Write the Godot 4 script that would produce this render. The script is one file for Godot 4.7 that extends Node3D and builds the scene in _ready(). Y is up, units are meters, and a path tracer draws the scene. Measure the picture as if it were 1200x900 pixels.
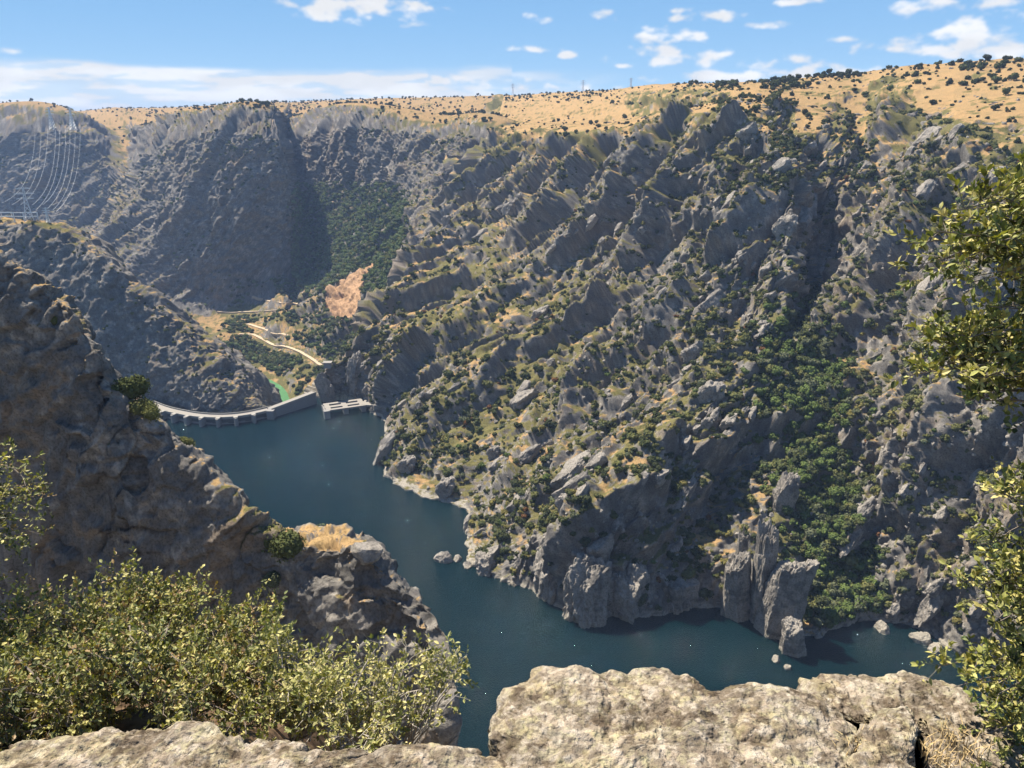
extends Node3D
# A river gorge with a dam, seen from a rocky viewpoint above the reservoir.
# Water level of the reservoir is y = 0, the eye is 200 m above it, forward is -z.

const EYE := 200.0
const PITCH := 19.6
const FOCAL := 870.0   # pixels of a 1200 x 900 frame
const TAIL_WATER := -66.0

var rng := RandomNumberGenerator.new()
var names := {}
var M := {}
var n_big := FastNoiseLite.new()
var n_mid := FastNoiseLite.new()
var n_fine := FastNoiseLite.new()
var n_cell := FastNoiseLite.new()
var n_cell2 := FastNoiseLite.new()
var n_warp := FastNoiseLite.new()
var n_block := FastNoiseLite.new()
var n_block2 := FastNoiseLite.new()
var n_patch := FastNoiseLite.new()
var n_patch2 := FastNoiseLite.new()
var cp := cos(deg_to_rad(PITCH))
var sp := sin(deg_to_rad(PITCH))

# ---------------------------------------------------------------- places
func at_depth(u: float, v: float, f: float) -> Vector3:      # the point on a sight line at f metres forward
	var dx := (u - 600.0) / FOCAL
	var dy := (450.0 - v) / FOCAL
	var k := f / (cp + dy * sp)
	return Vector3(dx * k, EYE + (dy * cp - sp) * k, -f)

func at_height(u: float, v: float, y: float) -> Vector3:     # where a sight line meets the level y
	var dx := (u - 600.0) / FOCAL
	var dy := (450.0 - v) / FOCAL
	var k := (y - EYE) / (dy * cp - sp)
	return Vector3(dx * k, y, -(cp + dy * sp) * k)

func at_level(u: float, f: float, y: float) -> Vector3:      # f metres forward, at height y, in the bearing of column u
	return Vector3((u - 600.0) / FOCAL * (f * cp + (EYE - y) * sp), y, -f)

func pixel(p: Vector3) -> Vector2:
	var f := -p.z
	var up := p.y - EYE
	var zc := f * cp - up * sp
	var yc := f * sp + up * cp
	return Vector2(600.0 + FOCAL * p.x / zc, 450.0 - FOCAL * yc / zc)

# ---------------------------------------------------------------- naming
func numbered(called: String) -> String:
	var k: int = names.get(called, 0)
	names[called] = k + 1
	return called if k == 0 else "%s_%03d" % [called, k]

func tag(o: Node, label := "", category := "", group := "", kind := "") -> Node:
	if label: o.set_meta("label", label)
	if category: o.set_meta("category", category)
	if group: o.set_meta("group", group)
	if kind: o.set_meta("kind", kind)
	return o

func thing(called: String, label: String, category: String, at := Vector3.ZERO, group := "") -> Node3D:
	var o := Node3D.new()
	o.name = numbered(called)
	add_child(o)
	o.position = at
	tag(o, label, category, group)
	return o

func part(called: String, mesh: Mesh, mat: Material, parent: Node) -> MeshInstance3D:
	var o := MeshInstance3D.new()
	o.name = numbered(called) if parent == self else called
	o.mesh = mesh
	if mat: o.material_override = mat
	parent.add_child(o, true)
	return o

func noise(type: int, freq: float, octaves := 4, fseed := 1, fractal := FastNoiseLite.FRACTAL_FBM) -> FastNoiseLite:
	var n := FastNoiseLite.new()
	n.noise_type = type
	n.frequency = freq
	n.fractal_octaves = octaves
	n.fractal_type = fractal if octaves > 1 else FastNoiseLite.FRACTAL_NONE
	n.seed = fseed
	return n

func lin(r: float, g: float, b: float) -> Color:      # a real-world base colour (linear) as albedo_color wants it
	return Color(r, g, b).linear_to_srgb()

func sstep(a: float, b: float, x: float) -> float:
	return smoothstep(a, b, x)

# ---------------------------------------------------------------- materials
func noise_tex(n: FastNoiseLite, ramp: Array, size := 512, normal := false, bump := 4.0) -> NoiseTexture2D:
	var t := NoiseTexture2D.new()
	t.width = size
	t.height = size
	t.seamless = true
	t.noise = n
	if normal:
		t.as_normal_map = true
		t.bump_strength = bump
	elif ramp:
		var g := Gradient.new()
		g.offsets = PackedFloat32Array(ramp.map(func(r): return r[0]))
		g.colors = PackedColorArray(ramp.map(func(r): return r[1]))
		t.color_ramp = g
	return t

func grey(v: float) -> Color:
	return Color(v, v, v).linear_to_srgb()

func make_materials() -> void:
	var rock_tex := noise_tex(noise(FastNoiseLite.TYPE_SIMPLEX_SMOOTH, 0.012, 6, 11), [[0.0, grey(0.45)], [0.42, grey(0.78)], [0.5, grey(0.95)], [0.62, grey(1.0)], [1.0, grey(0.72)]], 1024)
	var rock_bump := noise_tex(noise(FastNoiseLite.TYPE_SIMPLEX, 0.02, 6, 12, FastNoiseLite.FRACTAL_RIDGED), [], 1024)
	var t := StandardMaterial3D.new()
	t.vertex_color_use_as_albedo = true
	t.albedo_texture = rock_tex
	t.uv1_triplanar = true
	t.uv1_world_triplanar = true
	t.uv1_scale = Vector3.ONE / 14.0
	t.roughness = 0.95
	t.heightmap_enabled = true
	t.heightmap_texture = rock_bump
	t.heightmap_scale = 40.0
	t.specular_mode = BaseMaterial3D.SPECULAR_DISABLED
	M.terrain = t
	var far := t.duplicate()
	far.uv1_scale = Vector3.ONE / 26.0
	far.heightmap_scale = 90.0
	M.far_terrain = far
	var near := t.duplicate()
	near.uv1_scale = Vector3.ONE / 6.0
	near.heightmap_scale = 14.0
	M.near_terrain = near
	# leaves of the distant bushes, tinted per copy
	var b := StandardMaterial3D.new()
	b.vertex_color_use_as_albedo = true
	b.roughness = 0.9
	b.specular_mode = BaseMaterial3D.SPECULAR_DISABLED
	M.bush = b
	M.concrete = solid(lin(0.24, 0.23, 0.21), 0.9)
	M.dark_concrete = solid(lin(0.19, 0.185, 0.18), 0.9)
	M.road = solid(lin(0.22, 0.205, 0.185), 0.95)
	M.steel = solid(lin(0.5, 0.52, 0.54), 0.5, 0.6)
	M.gate = solid(lin(0.06, 0.065, 0.065), 0.6, 0.3)
	M.wire = solid(lin(0.55, 0.56, 0.58), 0.4, 0.5)
	M.earth_road = solid(lin(0.40, 0.31, 0.21), 0.95)
	var w := StandardMaterial3D.new()
	w.albedo_color = lin(0.0015, 0.013, 0.016)
	w.roughness = 0.05
	w.metallic_specular = 0.5
	w.roughness_texture = noise_tex(noise(FastNoiseLite.TYPE_SIMPLEX_SMOOTH, 0.010, 5, 33), [[0.0, Color(0.45, 0.45, 0.45)], [0.4, Color(0.6, 0.6, 0.6)], [0.65, Color(0.9, 0.9, 0.9)], [1.0, Color.WHITE]], 512)
	w.roughness_texture_channel = BaseMaterial3D.TEXTURE_CHANNEL_RED
	w.uv1_triplanar = true
	w.uv1_world_triplanar = true
	w.uv1_scale = Vector3.ONE / 55.0
	w.normal_enabled = true
	w.normal_texture = noise_tex(noise(FastNoiseLite.TYPE_SIMPLEX, 0.055, 3, 31), [], 1024, true, 9.0)
	w.normal_scale = 1.5
	M.water = w
	var g := w.duplicate()
	g.albedo_color = lin(0.045, 0.19, 0.05)
	g.roughness = 0.6
	g.roughness_texture = null
	M.green_water = g

func solid(c: Color, rough := 0.8, metal := 0.0) -> StandardMaterial3D:
	var m := StandardMaterial3D.new()
	m.albedo_color = c
	m.roughness = rough
	m.metallic = metal
	return m

# ---------------------------------------------------------------- lofted ground
# columns: arrays of points (equal length) from the foot to the skyline; along: how many rows per interval; across: columns per interval
func loft(columns: Array, along: Array, across: Array) -> Dictionary:
	var rows := 1
	for a in along: rows += int(a)
	var lines: Array[PackedVector3Array] = []
	for col in columns:
		var line := PackedVector3Array()
		var n: int = col.size()
		for k in n - 1:
			var a: Vector3 = col[k]
			var b: Vector3 = col[k + 1]
			var pre: Vector3 = col[k - 1] if k > 0 else a * 2.0 - b
			var post: Vector3 = col[k + 2] if k + 2 < n else b * 2.0 - a
			var tb := a.distance_to(b)
			var tp := -pre.distance_to(a)
			var tq := tb + b.distance_to(post)
			for i in int(along[k]):
				line.append(a.cubic_interpolate_in_time(b, pre, post, float(i) / along[k], tb, tp, tq))
		line.append(col[n - 1])
		lines.append(line)
	var width := 1
	for a in across: width += int(a)
	var P := PackedVector3Array()
	P.resize(rows * width)
	for j in rows:
		var at := 0
		for c in lines.size() - 1:
			var a := lines[c][j]
			var b := lines[c + 1][j]
			var pre := lines[c - 1][j] if c > 0 else a * 2.0 - b
			var post := lines[c + 2][j] if c + 2 < lines.size() else b * 2.0 - a
			var tb := maxf(a.distance_to(b), 0.01)
			var tp := -maxf(pre.distance_to(a), 0.01)
			var tq := tb + maxf(b.distance_to(post), 0.01)
			var n: int = across[c]
			for i in n:
				P[j * width + at] = a.cubic_interpolate_in_time(b, pre, post, float(i) / n, tb, tp, tq)
				at += 1
		P[j * width + at] = lines[lines.size() - 1][j]
	return {"P": P, "w": width, "h": rows}

func grid_normals(P: PackedVector3Array, w: int, h: int) -> PackedVector3Array:
	var N := PackedVector3Array()
	N.resize(P.size())
	for j in h:
		var ja := maxi(j - 1, 0) * w
		var jb := mini(j + 1, h - 1) * w
		for i in w:
			var ia := maxi(i - 1, 0)
			var ib := mini(i + 1, w - 1)
			var n := (P[j * w + ib] - P[j * w + ia]).cross(P[jb + i] - P[ja + i])
			N[j * w + i] = n.normalized() if n.length_squared() > 1e-12 else Vector3.UP
	return N

func grid_mesh(P: PackedVector3Array, N: PackedVector3Array, C: PackedColorArray, w: int, h: int) -> ArrayMesh:
	var I := PackedInt32Array()
	I.resize((w - 1) * (h - 1) * 6)
	var k := 0
	for j in h - 1:
		for i in w - 1:
			var a := j * w + i
			I[k] = a; I[k + 1] = a + w; I[k + 2] = a + w + 1
			I[k + 3] = a; I[k + 4] = a + w + 1; I[k + 5] = a + 1
			k += 6
	var A := []
	A.resize(Mesh.ARRAY_MAX)
	A[Mesh.ARRAY_VERTEX] = P
	A[Mesh.ARRAY_NORMAL] = N
	if C.size(): A[Mesh.ARRAY_COLOR] = C
	A[Mesh.ARRAY_INDEX] = I
	var m := ArrayMesh.new()
	m.add_surface_from_arrays(Mesh.PRIMITIVE_TRIANGLES, A)
	return m

# slabs of rock that run up the slope, steep towards the eye
func slabs(p: Vector3, wave: float, wobble: float) -> float:
	var q := (0.66 * p.x + 0.69 * p.z - 0.12 * p.y + wobble) / wave
	var fr := q - floorf(q)
	return (pow(fr / 0.80, 1.4) if fr < 0.80 else (1.0 - fr) / 0.20) - 0.4

func displace(L: Dictionary, size: float, slab: float, scale: float, flat_smooth: bool, block := 1.0) -> void:
	var P: PackedVector3Array = L.P
	var w: int = L.w
	var h: int = L.h
	var N := grid_normals(P, w, h)
	var Q := P.duplicate()
	for k in P.size():
		var p := P[k] * scale
		var n := N[k]
		var rough := 1.0
		if flat_smooth:
			rough = 0.05 + 0.95 * sstep(0.03, 0.14, 1.0 - n.y + 0.05 * n_patch.get_noise_3dv(p))
			if P[k].y < 138.0: rough = maxf(rough, 0.62)
			if P[k].y < -20.0: rough *= 0.06 + 0.94 * sstep(-62.0, -30.0, P[k].y)
		var d := 0.0
		var big := n_big.get_noise_3dv(p)
		var mid := n_mid.get_noise_3dv(p)
		if slab > 0.0:
			var wob := n_warp.get_noise_3dv(p)
			var s := sstep(-0.30, 0.06, n_big.get_noise_3dv(p * 1.1 + Vector3(50, 0, 0)))
			var s2 := sstep(-0.15, 0.15, n_big.get_noise_3dv(p * 2.3 + Vector3(0, 90, 0)))
			var low := 0.22 + 0.78 * sstep(6.0, 48.0, P[k].y) if P[k].y > -5.0 and flat_smooth else 1.0
			d += slab * low * (slabs(p, 78.0, wob * 20.0 + mid * 3.0) * s + 0.36 * slabs(p + Vector3(31, 7, 5), 25.0, wob * 14.0 + mid * 4.0) * s2 + 0.10 * slabs(p, 8.5, wob * 12.0 + mid * 5.0))
		d += size * (big * 0.9 - absf(mid) * 0.8 + (n_cell.get_noise_3dv(p) * 0.4 + n_cell2.get_noise_3dv(p) * 0.3) * (1.0 if flat_smooth else 0.35) + n_fine.get_noise_3dv(p) * 0.24)
		var along := p.dot(Vector3(0.62, 0.62, -0.48))                # joints follow the run of the slabs
		var j := p - Vector3(0.62, 0.62, -0.48) * along * 0.66 + Vector3(mid, big, mid) * 5.0
		d += size * block * (n_block.get_noise_3dv(j) * 0.5 + n_block2.get_noise_3dv(j) * 0.2)
		Q[k] = P[k] + n * d * rough
		if P[k].y > 0.5: Q[k].y = maxf(Q[k].y, 0.3 + 0.3 * minf(P[k].y, 20.0))
	L.P = Q
	L.N = grid_normals(Q, w, h)
	L.base_normal = N

const ROCK_A := Color(0.15, 0.142, 0.133)
const ROCK_B := Color(0.22, 0.206, 0.188)
const ROCK_C := Color(0.37, 0.34, 0.30)
const ROCK_D := Color(0.25, 0.18, 0.115)
const GRASS_A := Color(0.43, 0.285, 0.14)
const GRASS_B := Color(0.36, 0.255, 0.13)
const SCRUB := Color(0.135, 0.135, 0.055)

func paint(L: Dictionary, grass: float, scrub: float, scale := 1.0, stain := 0.35, high := 0.0) -> void:
	var P: PackedVector3Array = L.P
	var N: PackedVector3Array = L.N
	var B: PackedVector3Array = L.base_normal
	var C := PackedColorArray()
	C.resize(P.size())
	for k in P.size():
		var p := P[k] * scale
		var a := n_patch.get_noise_3dv(p)
		var b := n_patch2.get_noise_3dv(p)
		var steep := 1.0 - (0.72 * N[k].y + 0.28 * B[k].y)
		var plain := B[k].y > 0.955 and P[k].y > 140.0
		var c: Color
		if steep > (0.10 if plain else grass + high * sstep(115.0, 165.0, P[k].y)) + a * 0.14 + b * 0.10 and not (plain and a < 0.12):
			var t := n_fine.get_noise_3dv(p * 1.3) * 0.5 + b * 0.7 + 0.42
			c = ROCK_A.lerp(ROCK_B, clampf(t * 1.6, 0.0, 1.0))
			if t > 0.55: c = c.lerp(ROCK_C, clampf((t - 0.55) * 3.0, 0.0, 0.85))
			if a + 0.6 * b > 0.20: c = c.lerp(ROCK_D, clampf((a + 0.6 * b - 0.20) * 6.0, 0.0, stain))
		else:
			var s := a * 0.8 + b * 0.7 + (-0.28 if plain else scrub)
			c = GRASS_A.lerp(GRASS_B, clampf(0.5 + b, 0.0, 1.0))
			if s > 0.0: c = c.lerp(SCRUB, clampf(s * 5.0, 0.0, 0.9))
		C[k] = c
	L.C = C

func bleach(L: Dictionary) -> void:                           # the pale band that the changing water level leaves on the rock
	var P: PackedVector3Array = L.P
	for k in P.size():
		if P[k].y < 2.0 + 1.3 * n_patch2.get_noise_3dv(P[k]) and n_fine.get_noise_3dv(P[k]) > -0.25: L.C[k] = Color(0.36, 0.33, 0.28)

func ground(called: String, L: Dictionary, mat: Material) -> MeshInstance3D:
	var o := part(called, grid_mesh(L.P, L.N, L.C, L.w, L.h), mat, self)
	o.set_meta("kind", "structure")
	return o

func columns_of(spec: Array, behind := 1.35) -> Array:       # [shore u, v] first, then [u, v, f] ...
	var out := []
	for s in spec:
		var col := []
		var shore := at_height(s[0][0], s[0][1], 0.0)
		col.append(shore + Vector3(0, -14, 5))
		col.append(shore)
		for k in range(1, s.size()):
			col.append(at_depth(s[k][0], s[k][1], s[k][2]))
		var last: Vector3 = col[col.size() - 1]
		col.append(Vector3(last.x * behind, last.y - 25.0, last.z * behind))
		out.append(col)
	return out

func make_hillside() -> Dictionary:
	var spec := [
		[[376, 467], [379, 452, 527], [385, 432, 527], [398, 418, 532], [425, 392, 548], [447, 360, 592], [478, 312, 690], [508, 262, 800], [575, 172, 960], [582, 140, 1250], [590, 113, 1900]],
		[[408, 468], [411, 452, 524], [417, 436, 527], [430, 415, 530], [448, 392, 542], [470, 362, 582], [505, 316, 670], [532, 262, 780], [592, 174, 920], [600, 140, 1225], [610, 112, 1850]],
		[[441, 490], [445, 474, 490], [452, 455, 492], [466, 428, 505], [485, 398, 525], [510, 365, 570], [540, 320, 650], [565, 262, 760], [612, 176, 880], [620, 140, 1200], [630, 110, 1800]],
		[[446, 545], [462, 520, 425], [480, 495, 438], [505, 462, 455], [530, 430, 475], [556, 390, 520], [590, 340, 590], [620, 270, 690], [655, 180, 800], [665, 140, 1100], [670, 108, 1700]],
		[[470, 578], [490, 552, 388], [512, 525, 400], [540, 490, 422], [570, 452, 450], [600, 410, 490], [640, 350, 550], [665, 280, 630], [700, 185, 720], [705, 140, 1000], [710, 106, 1600]],
		[[548, 606], [562, 580, 360], [580, 550, 372], [605, 510, 395], [632, 468, 425], [660, 422, 460], [695, 362, 515], [720, 290, 585], [745, 182, 670], [750, 135, 930], [755, 100, 1400]],
		[[545, 655], [565, 640, 313], [590, 605, 325], [630, 550, 352], [665, 500, 385], [700, 445, 422], [735, 375, 475], [765, 290, 545], [790, 162, 640], [795, 125, 850], [800, 98, 1200]],
		[[592, 682], [610, 640, 298], [640, 590, 315], [680, 530, 345], [710, 480, 375], [745, 430, 408], [775, 365, 455], [805, 280, 520], [830, 148, 620], [835, 118, 760], [840, 98, 1050]],
		[[622, 692], [632, 625, 296], [660, 590, 308], [705, 525, 338], [740, 470, 370], [775, 415, 402], [805, 350, 445], [835, 270, 505], [865, 138, 605], [868, 112, 720], [872, 97, 950]],
		[[685, 733], [690, 645, 271], [702, 605, 284], [745, 525, 322], [775, 465, 355], [805, 408, 390], [835, 340, 435], [862, 260, 490], [892, 140, 590], [900, 112, 700], [905, 96, 900]],
		[[750, 730], [752, 660, 271], [757, 610, 285], [790, 530, 318], [815, 470, 346], [840, 405, 385], [868, 330, 430], [895, 235, 490], [912, 150, 575], [914, 118, 690], [918, 94, 890]],
		[[838, 714], [835, 660, 280], [835, 610, 295], [850, 540, 318], [865, 480, 342], [885, 410, 378], [912, 335, 420], [932, 216, 489], [928, 160, 572], [932, 122, 690], [936, 92, 880]],
		[[960, 752], [966, 700, 266], [955, 640, 284], [942, 560, 311], [932, 480, 347], [938, 420, 387], [954, 364, 448], [956, 316, 500], [964, 168, 574], [966, 124, 690], [968, 88, 870]],
		[[1005, 733], [1010, 680, 272], [1005, 620, 290], [1000, 550, 315], [1000, 470, 345], [1005, 400, 385], [1010, 330, 430], [1010, 255, 490], [1005, 180, 575], [1005, 128, 690], [1010, 84, 860]],
		[[1060, 740], [1065, 690, 262], [1070, 630, 275], [1070, 560, 295], [1070, 490, 315], [1070, 420, 345], [1070, 340, 390], [1070, 260, 445], [1070, 170, 530], [1070, 120, 640], [1070, 77, 830]],
		[[1115, 770], [1120, 710, 248], [1130, 640, 258], [1130, 560, 275], [1130, 490, 295], [1130, 410, 325], [1130, 330, 365], [1130, 250, 415], [1130, 165, 495], [1130, 115, 610], [1130, 72, 800]],
		[[1210, 800], [1210, 740, 225], [1210, 660, 238], [1210, 570, 258], [1210, 490, 278], [1210, 400, 308], [1210, 310, 345], [1210, 240, 390], [1210, 165, 465], [1210, 110, 580], [1210, 68, 770]],
		[[1340, 850], [1340, 780, 205], [1340, 690, 218], [1340, 590, 240], [1340, 500, 260], [1340, 400, 290], [1340, 310, 325], [1340, 240, 370], [1340, 165, 440], [1340, 110, 550], [1340, 68, 740]],
		[[1560, 930], [1560, 850, 175], [1560, 740, 190], [1560, 620, 215], [1560, 510, 240], [1560, 400, 270], [1560, 310, 305], [1560, 240, 350], [1560, 165, 420], [1560, 110, 530], [1560, 68, 720]],
	]
	var cols := columns_of(spec)
	var hidden := []                                           # the flank that falls away behind the left edge
	for p in cols[0]: hidden.append(p + Vector3(-6, -38, -55) if p.y > -10 and p.z > -900 else p + Vector3(-60, -45, -40))
	cols.push_front(hidden)
	var along := [4, 24, 26, 36, 36, 40, 46, 62, 100, 64, 34, 4]
	var across := [10, 20, 20, 26, 26, 30, 30, 26, 26, 34, 34, 40, 40, 40, 40, 40, 44, 20, 12]
	var L := loft(cols, along, across)
	displace(L, 2.9, 29.0, 1.0, true)
	paint(L, 0.22, 0.30, 1.0, 0.35, 0.13)
	bleach(L)
	return L

func make_far_valley() -> Dictionary:
	var cols := []
	var low := func(u, a): return [at_level(u, 640, -72), at_level(u, 760, -72), at_level(u, 880, -70)] + a
	var d := func(list): return list.map(func(p): return at_depth(p[0], p[1], p[2]))
	cols.append(low.call(-150, d.call([[-150, 300, 1300], [-150, 250, 1380], [-150, 200, 1430], [-150, 168, 1480], [-150, 150, 2000], [-150, 140, 3200]])))
	cols.append(low.call(-20, d.call([[-20, 290, 1350], [-20, 245, 1400], [-20, 200, 1440], [-20, 165, 1480], [-20, 150, 2000], [-20, 136, 3200]])))
	cols.append(low.call(60, d.call([[60, 280, 1350], [60, 240, 1400], [60, 195, 1440], [60, 152, 1490], [60, 143, 1900], [60, 133, 3200]])))
	cols.append(low.call(112, d.call([[112, 285, 1300], [114, 255, 1370], [118, 215, 1420], [112, 165, 1490], [112, 145, 1800], [112, 130, 3100]])))
	cols.append(low.call(130, d.call([[120, 290, 1200], [124, 262, 1300], [128, 225, 1380], [130, 182, 1480], [130, 146, 1800], [130, 129, 3000]])))
	cols.append(low.call(150, d.call([[110, 300, 1090], [130, 258, 1150], [148, 225, 1210], [165, 182, 1290], [160, 146, 1700], [160, 128, 2900]])))
	cols.append(low.call(200, d.call([[190, 345, 1050], [195, 285, 1090], [200, 230, 1130], [205, 162, 1210], [205, 142, 1600], [205, 127, 2800]])))
	cols.append([at_level(250, 640, -72), at_level(250, 760, -70), at_depth(258, 388, 890)] + d.call([[250, 362, 1040], [250, 280, 1070], [250, 210, 1100], [250, 156, 1160], [250, 135, 1500], [250, 126, 2600]]))
	cols.append([at_level(300, 640, -72), at_depth(312, 446, 760), at_depth(302, 395, 880)] + d.call([[296, 335, 1066], [300, 270, 1082], [302, 204, 1094], [300, 158, 1122], [300, 132, 1450], [300, 125, 2500]]))
	cols.append([at_level(330, 640, -72), at_depth(328, 447, 752), at_depth(335, 390, 860)] + d.call([[337, 303, 1085], [339, 270, 1092], [334, 214, 1102], [326, 163, 1127], [322, 134, 1450], [320, 122, 2400]]))
	cols.append([at_level(338, 640, -72), at_depth(348, 457, 714), at_depth(342, 388, 864)] + d.call([[344, 308, 1096], [345, 274, 1112], [341, 218, 1122], [332, 168, 1147], [328, 135, 1470], [326, 122, 2390]]))
	cols.append([at_level(352, 640, -70), at_depth(368, 463, 694), at_depth(350, 385, 870)] + d.call([[352, 330, 1060], [354, 280, 1200], [350, 225, 1330], [335, 165, 1450], [340, 134, 1800], [340, 120, 2350]]))
	cols.append([at_level(375, 640, -68), at_depth(385, 435, 720), at_depth(395, 375, 850)] + d.call([[400, 325, 960], [405, 270, 1120], [405, 222, 1260], [395, 150, 1330], [400, 133, 1700], [400, 117, 2300]]))
	cols.append([at_level(420, 640, -40), at_depth(430, 410, 700), at_depth(440, 360, 800)] + d.call([[450, 310, 880], [455, 260, 1000], [455, 212, 1130], [450, 150, 1210], [455, 133, 1600], [455, 115, 2200]]))
	cols.append([at_level(470, 640, 15), at_depth(480, 380, 700), at_depth(490, 330, 760)] + d.call([[500, 290, 830], [510, 250, 930], [515, 205, 1030], [518, 158, 1120], [520, 136, 1500], [520, 114, 2100]]))
	cols.append([at_level(540, 640, 30), at_depth(560, 312, 760), at_depth(560, 290, 800)] + d.call([[565, 268, 860], [570, 242, 920], [575, 212, 970], [580, 168, 1030], [585, 138, 1400], [590, 113, 1950]]))
	cols.append([at_level(600, 640, 30), at_depth(620, 330, 760), at_depth(620, 300, 800)] + d.call([[625, 275, 850], [630, 250, 900], [635, 222, 940], [640, 190, 1000], [640, 150, 1400], [640, 118, 1950]]))
	for c in cols:
		var last: Vector3 = c[c.size() - 1]
		c.append(Vector3(last.x * 1.3, last.y - 40.0, last.z * 1.3))
	var along := [10, 46, 40, 56, 56, 70, 36, 24, 4]
	var across := [14, 38, 28, 14, 18, 34, 38, 38, 28, 14, 26, 42, 42, 42, 42, 18]
	var L := loft(cols, along, across)
	displace(L, 5.0, 15.0, 0.8, true)
	paint(L, 0.15, 0.15)
	return L

func make_dam_ridge() -> Dictionary:
	var crest := [[-200, 250, 600], [-100, 255, 590], [0, 261, 580], [50, 265, 575], [85, 275, 570], [115, 296, 560], [150, 335, 548], [185, 355, 545], [230, 387, 540], [270, 412, 538], [298, 440, 535], [314, 472, 530]]
	var base := [510, 510, 510, 510, 510, 510, 509, 506, 490, 488, 494, 500]
	var cols := []
	for k in crest.size():
		var c := at_depth(crest[k][0], crest[k][1], crest[k][2])
		var b := at_level(crest[k][0], base[k] + 6, 3)
		var back := maxf(34.0, 62.0 - 6.0 * k)
		var fall := -4.0 - 1.3 * k
		cols.append([at_level(crest[k][0], base[k], -70), b, b.lerp(c, 0.36) + Vector3(0, 3, 5), b.lerp(c, 0.72) + Vector3(0, 4, 4), c,
			c + Vector3(0, fall, -back), at_level(crest[k][0], crest[k][2] + back + 70, -74)])
	var tip := []
	for p in cols[cols.size() - 1]: tip.append(p + Vector3(9, minf(0, -72 - p.y), 0))
	cols.append(tip)
	var L := loft(cols, [10, 34, 30, 36, 14, 12], [8, 20, 26, 20, 20, 24, 24, 30, 26, 20, 14, 10])
	displace(L, 2.6, 7.0, 1.1, true)
	paint(L, 0.15, 0.05)
	return L

func make_near_spur() -> Dictionary:
	var crest := [[-320, 120, 104], [-180, 190, 100], [-80, 252, 97], [0, 297, 95], [40, 330, 94], [75, 352, 93.5], [105, 385, 93], [130, 432, 92.5], [150, 462, 92], [180, 490, 91], [215, 525, 90], [250, 560, 88.5], [285, 598, 87], [312, 626, 85.5], [350, 638, 84], [400, 641, 82], [440, 656, 80], [480, 692, 77], [508, 727, 74], [521, 765, 71], [524, 830, 68]]
	var cols := []
	for k in crest.size():
		var c := at_depth(crest[k][0], crest[k][1], crest[k][2])
		var s := Vector3(c.x, 0, c.z).normalized()              # away from the viewpoint
		cols.append([c - s * 24 + Vector3(0, -80, 0), c - s * 15 + Vector3(0, -42, 0), c - s * 8.5 + Vector3(0, -19, 0), c - s * 3.5 + Vector3(0, -5.5, 0), c,
			c + s * 7 + Vector3(0, -2.0, 0), c + s * 20 + Vector3(0, -22, 0), c + s * 34 + Vector3(0, -75, 0), Vector3(c.x, -12, c.z) + s * 48])
	var end := []
	for p in cols[cols.size() - 1]: end.append(p + Vector3(5, -30, -4))
	cols.append(end)
	var L := loft(cols, [16, 60, 60, 40, 14, 20, 16, 8], [10, 14, 26, 22, 20, 20, 18, 16, 20, 22, 22, 22, 18, 22, 26, 24, 24, 20, 14, 10, 6])
	displace(L, 1.7, 2.2, 1.8, false, 1.0)
	paint(L, 0.20, -0.1, 2.0, 0.5)
	return L

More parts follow.
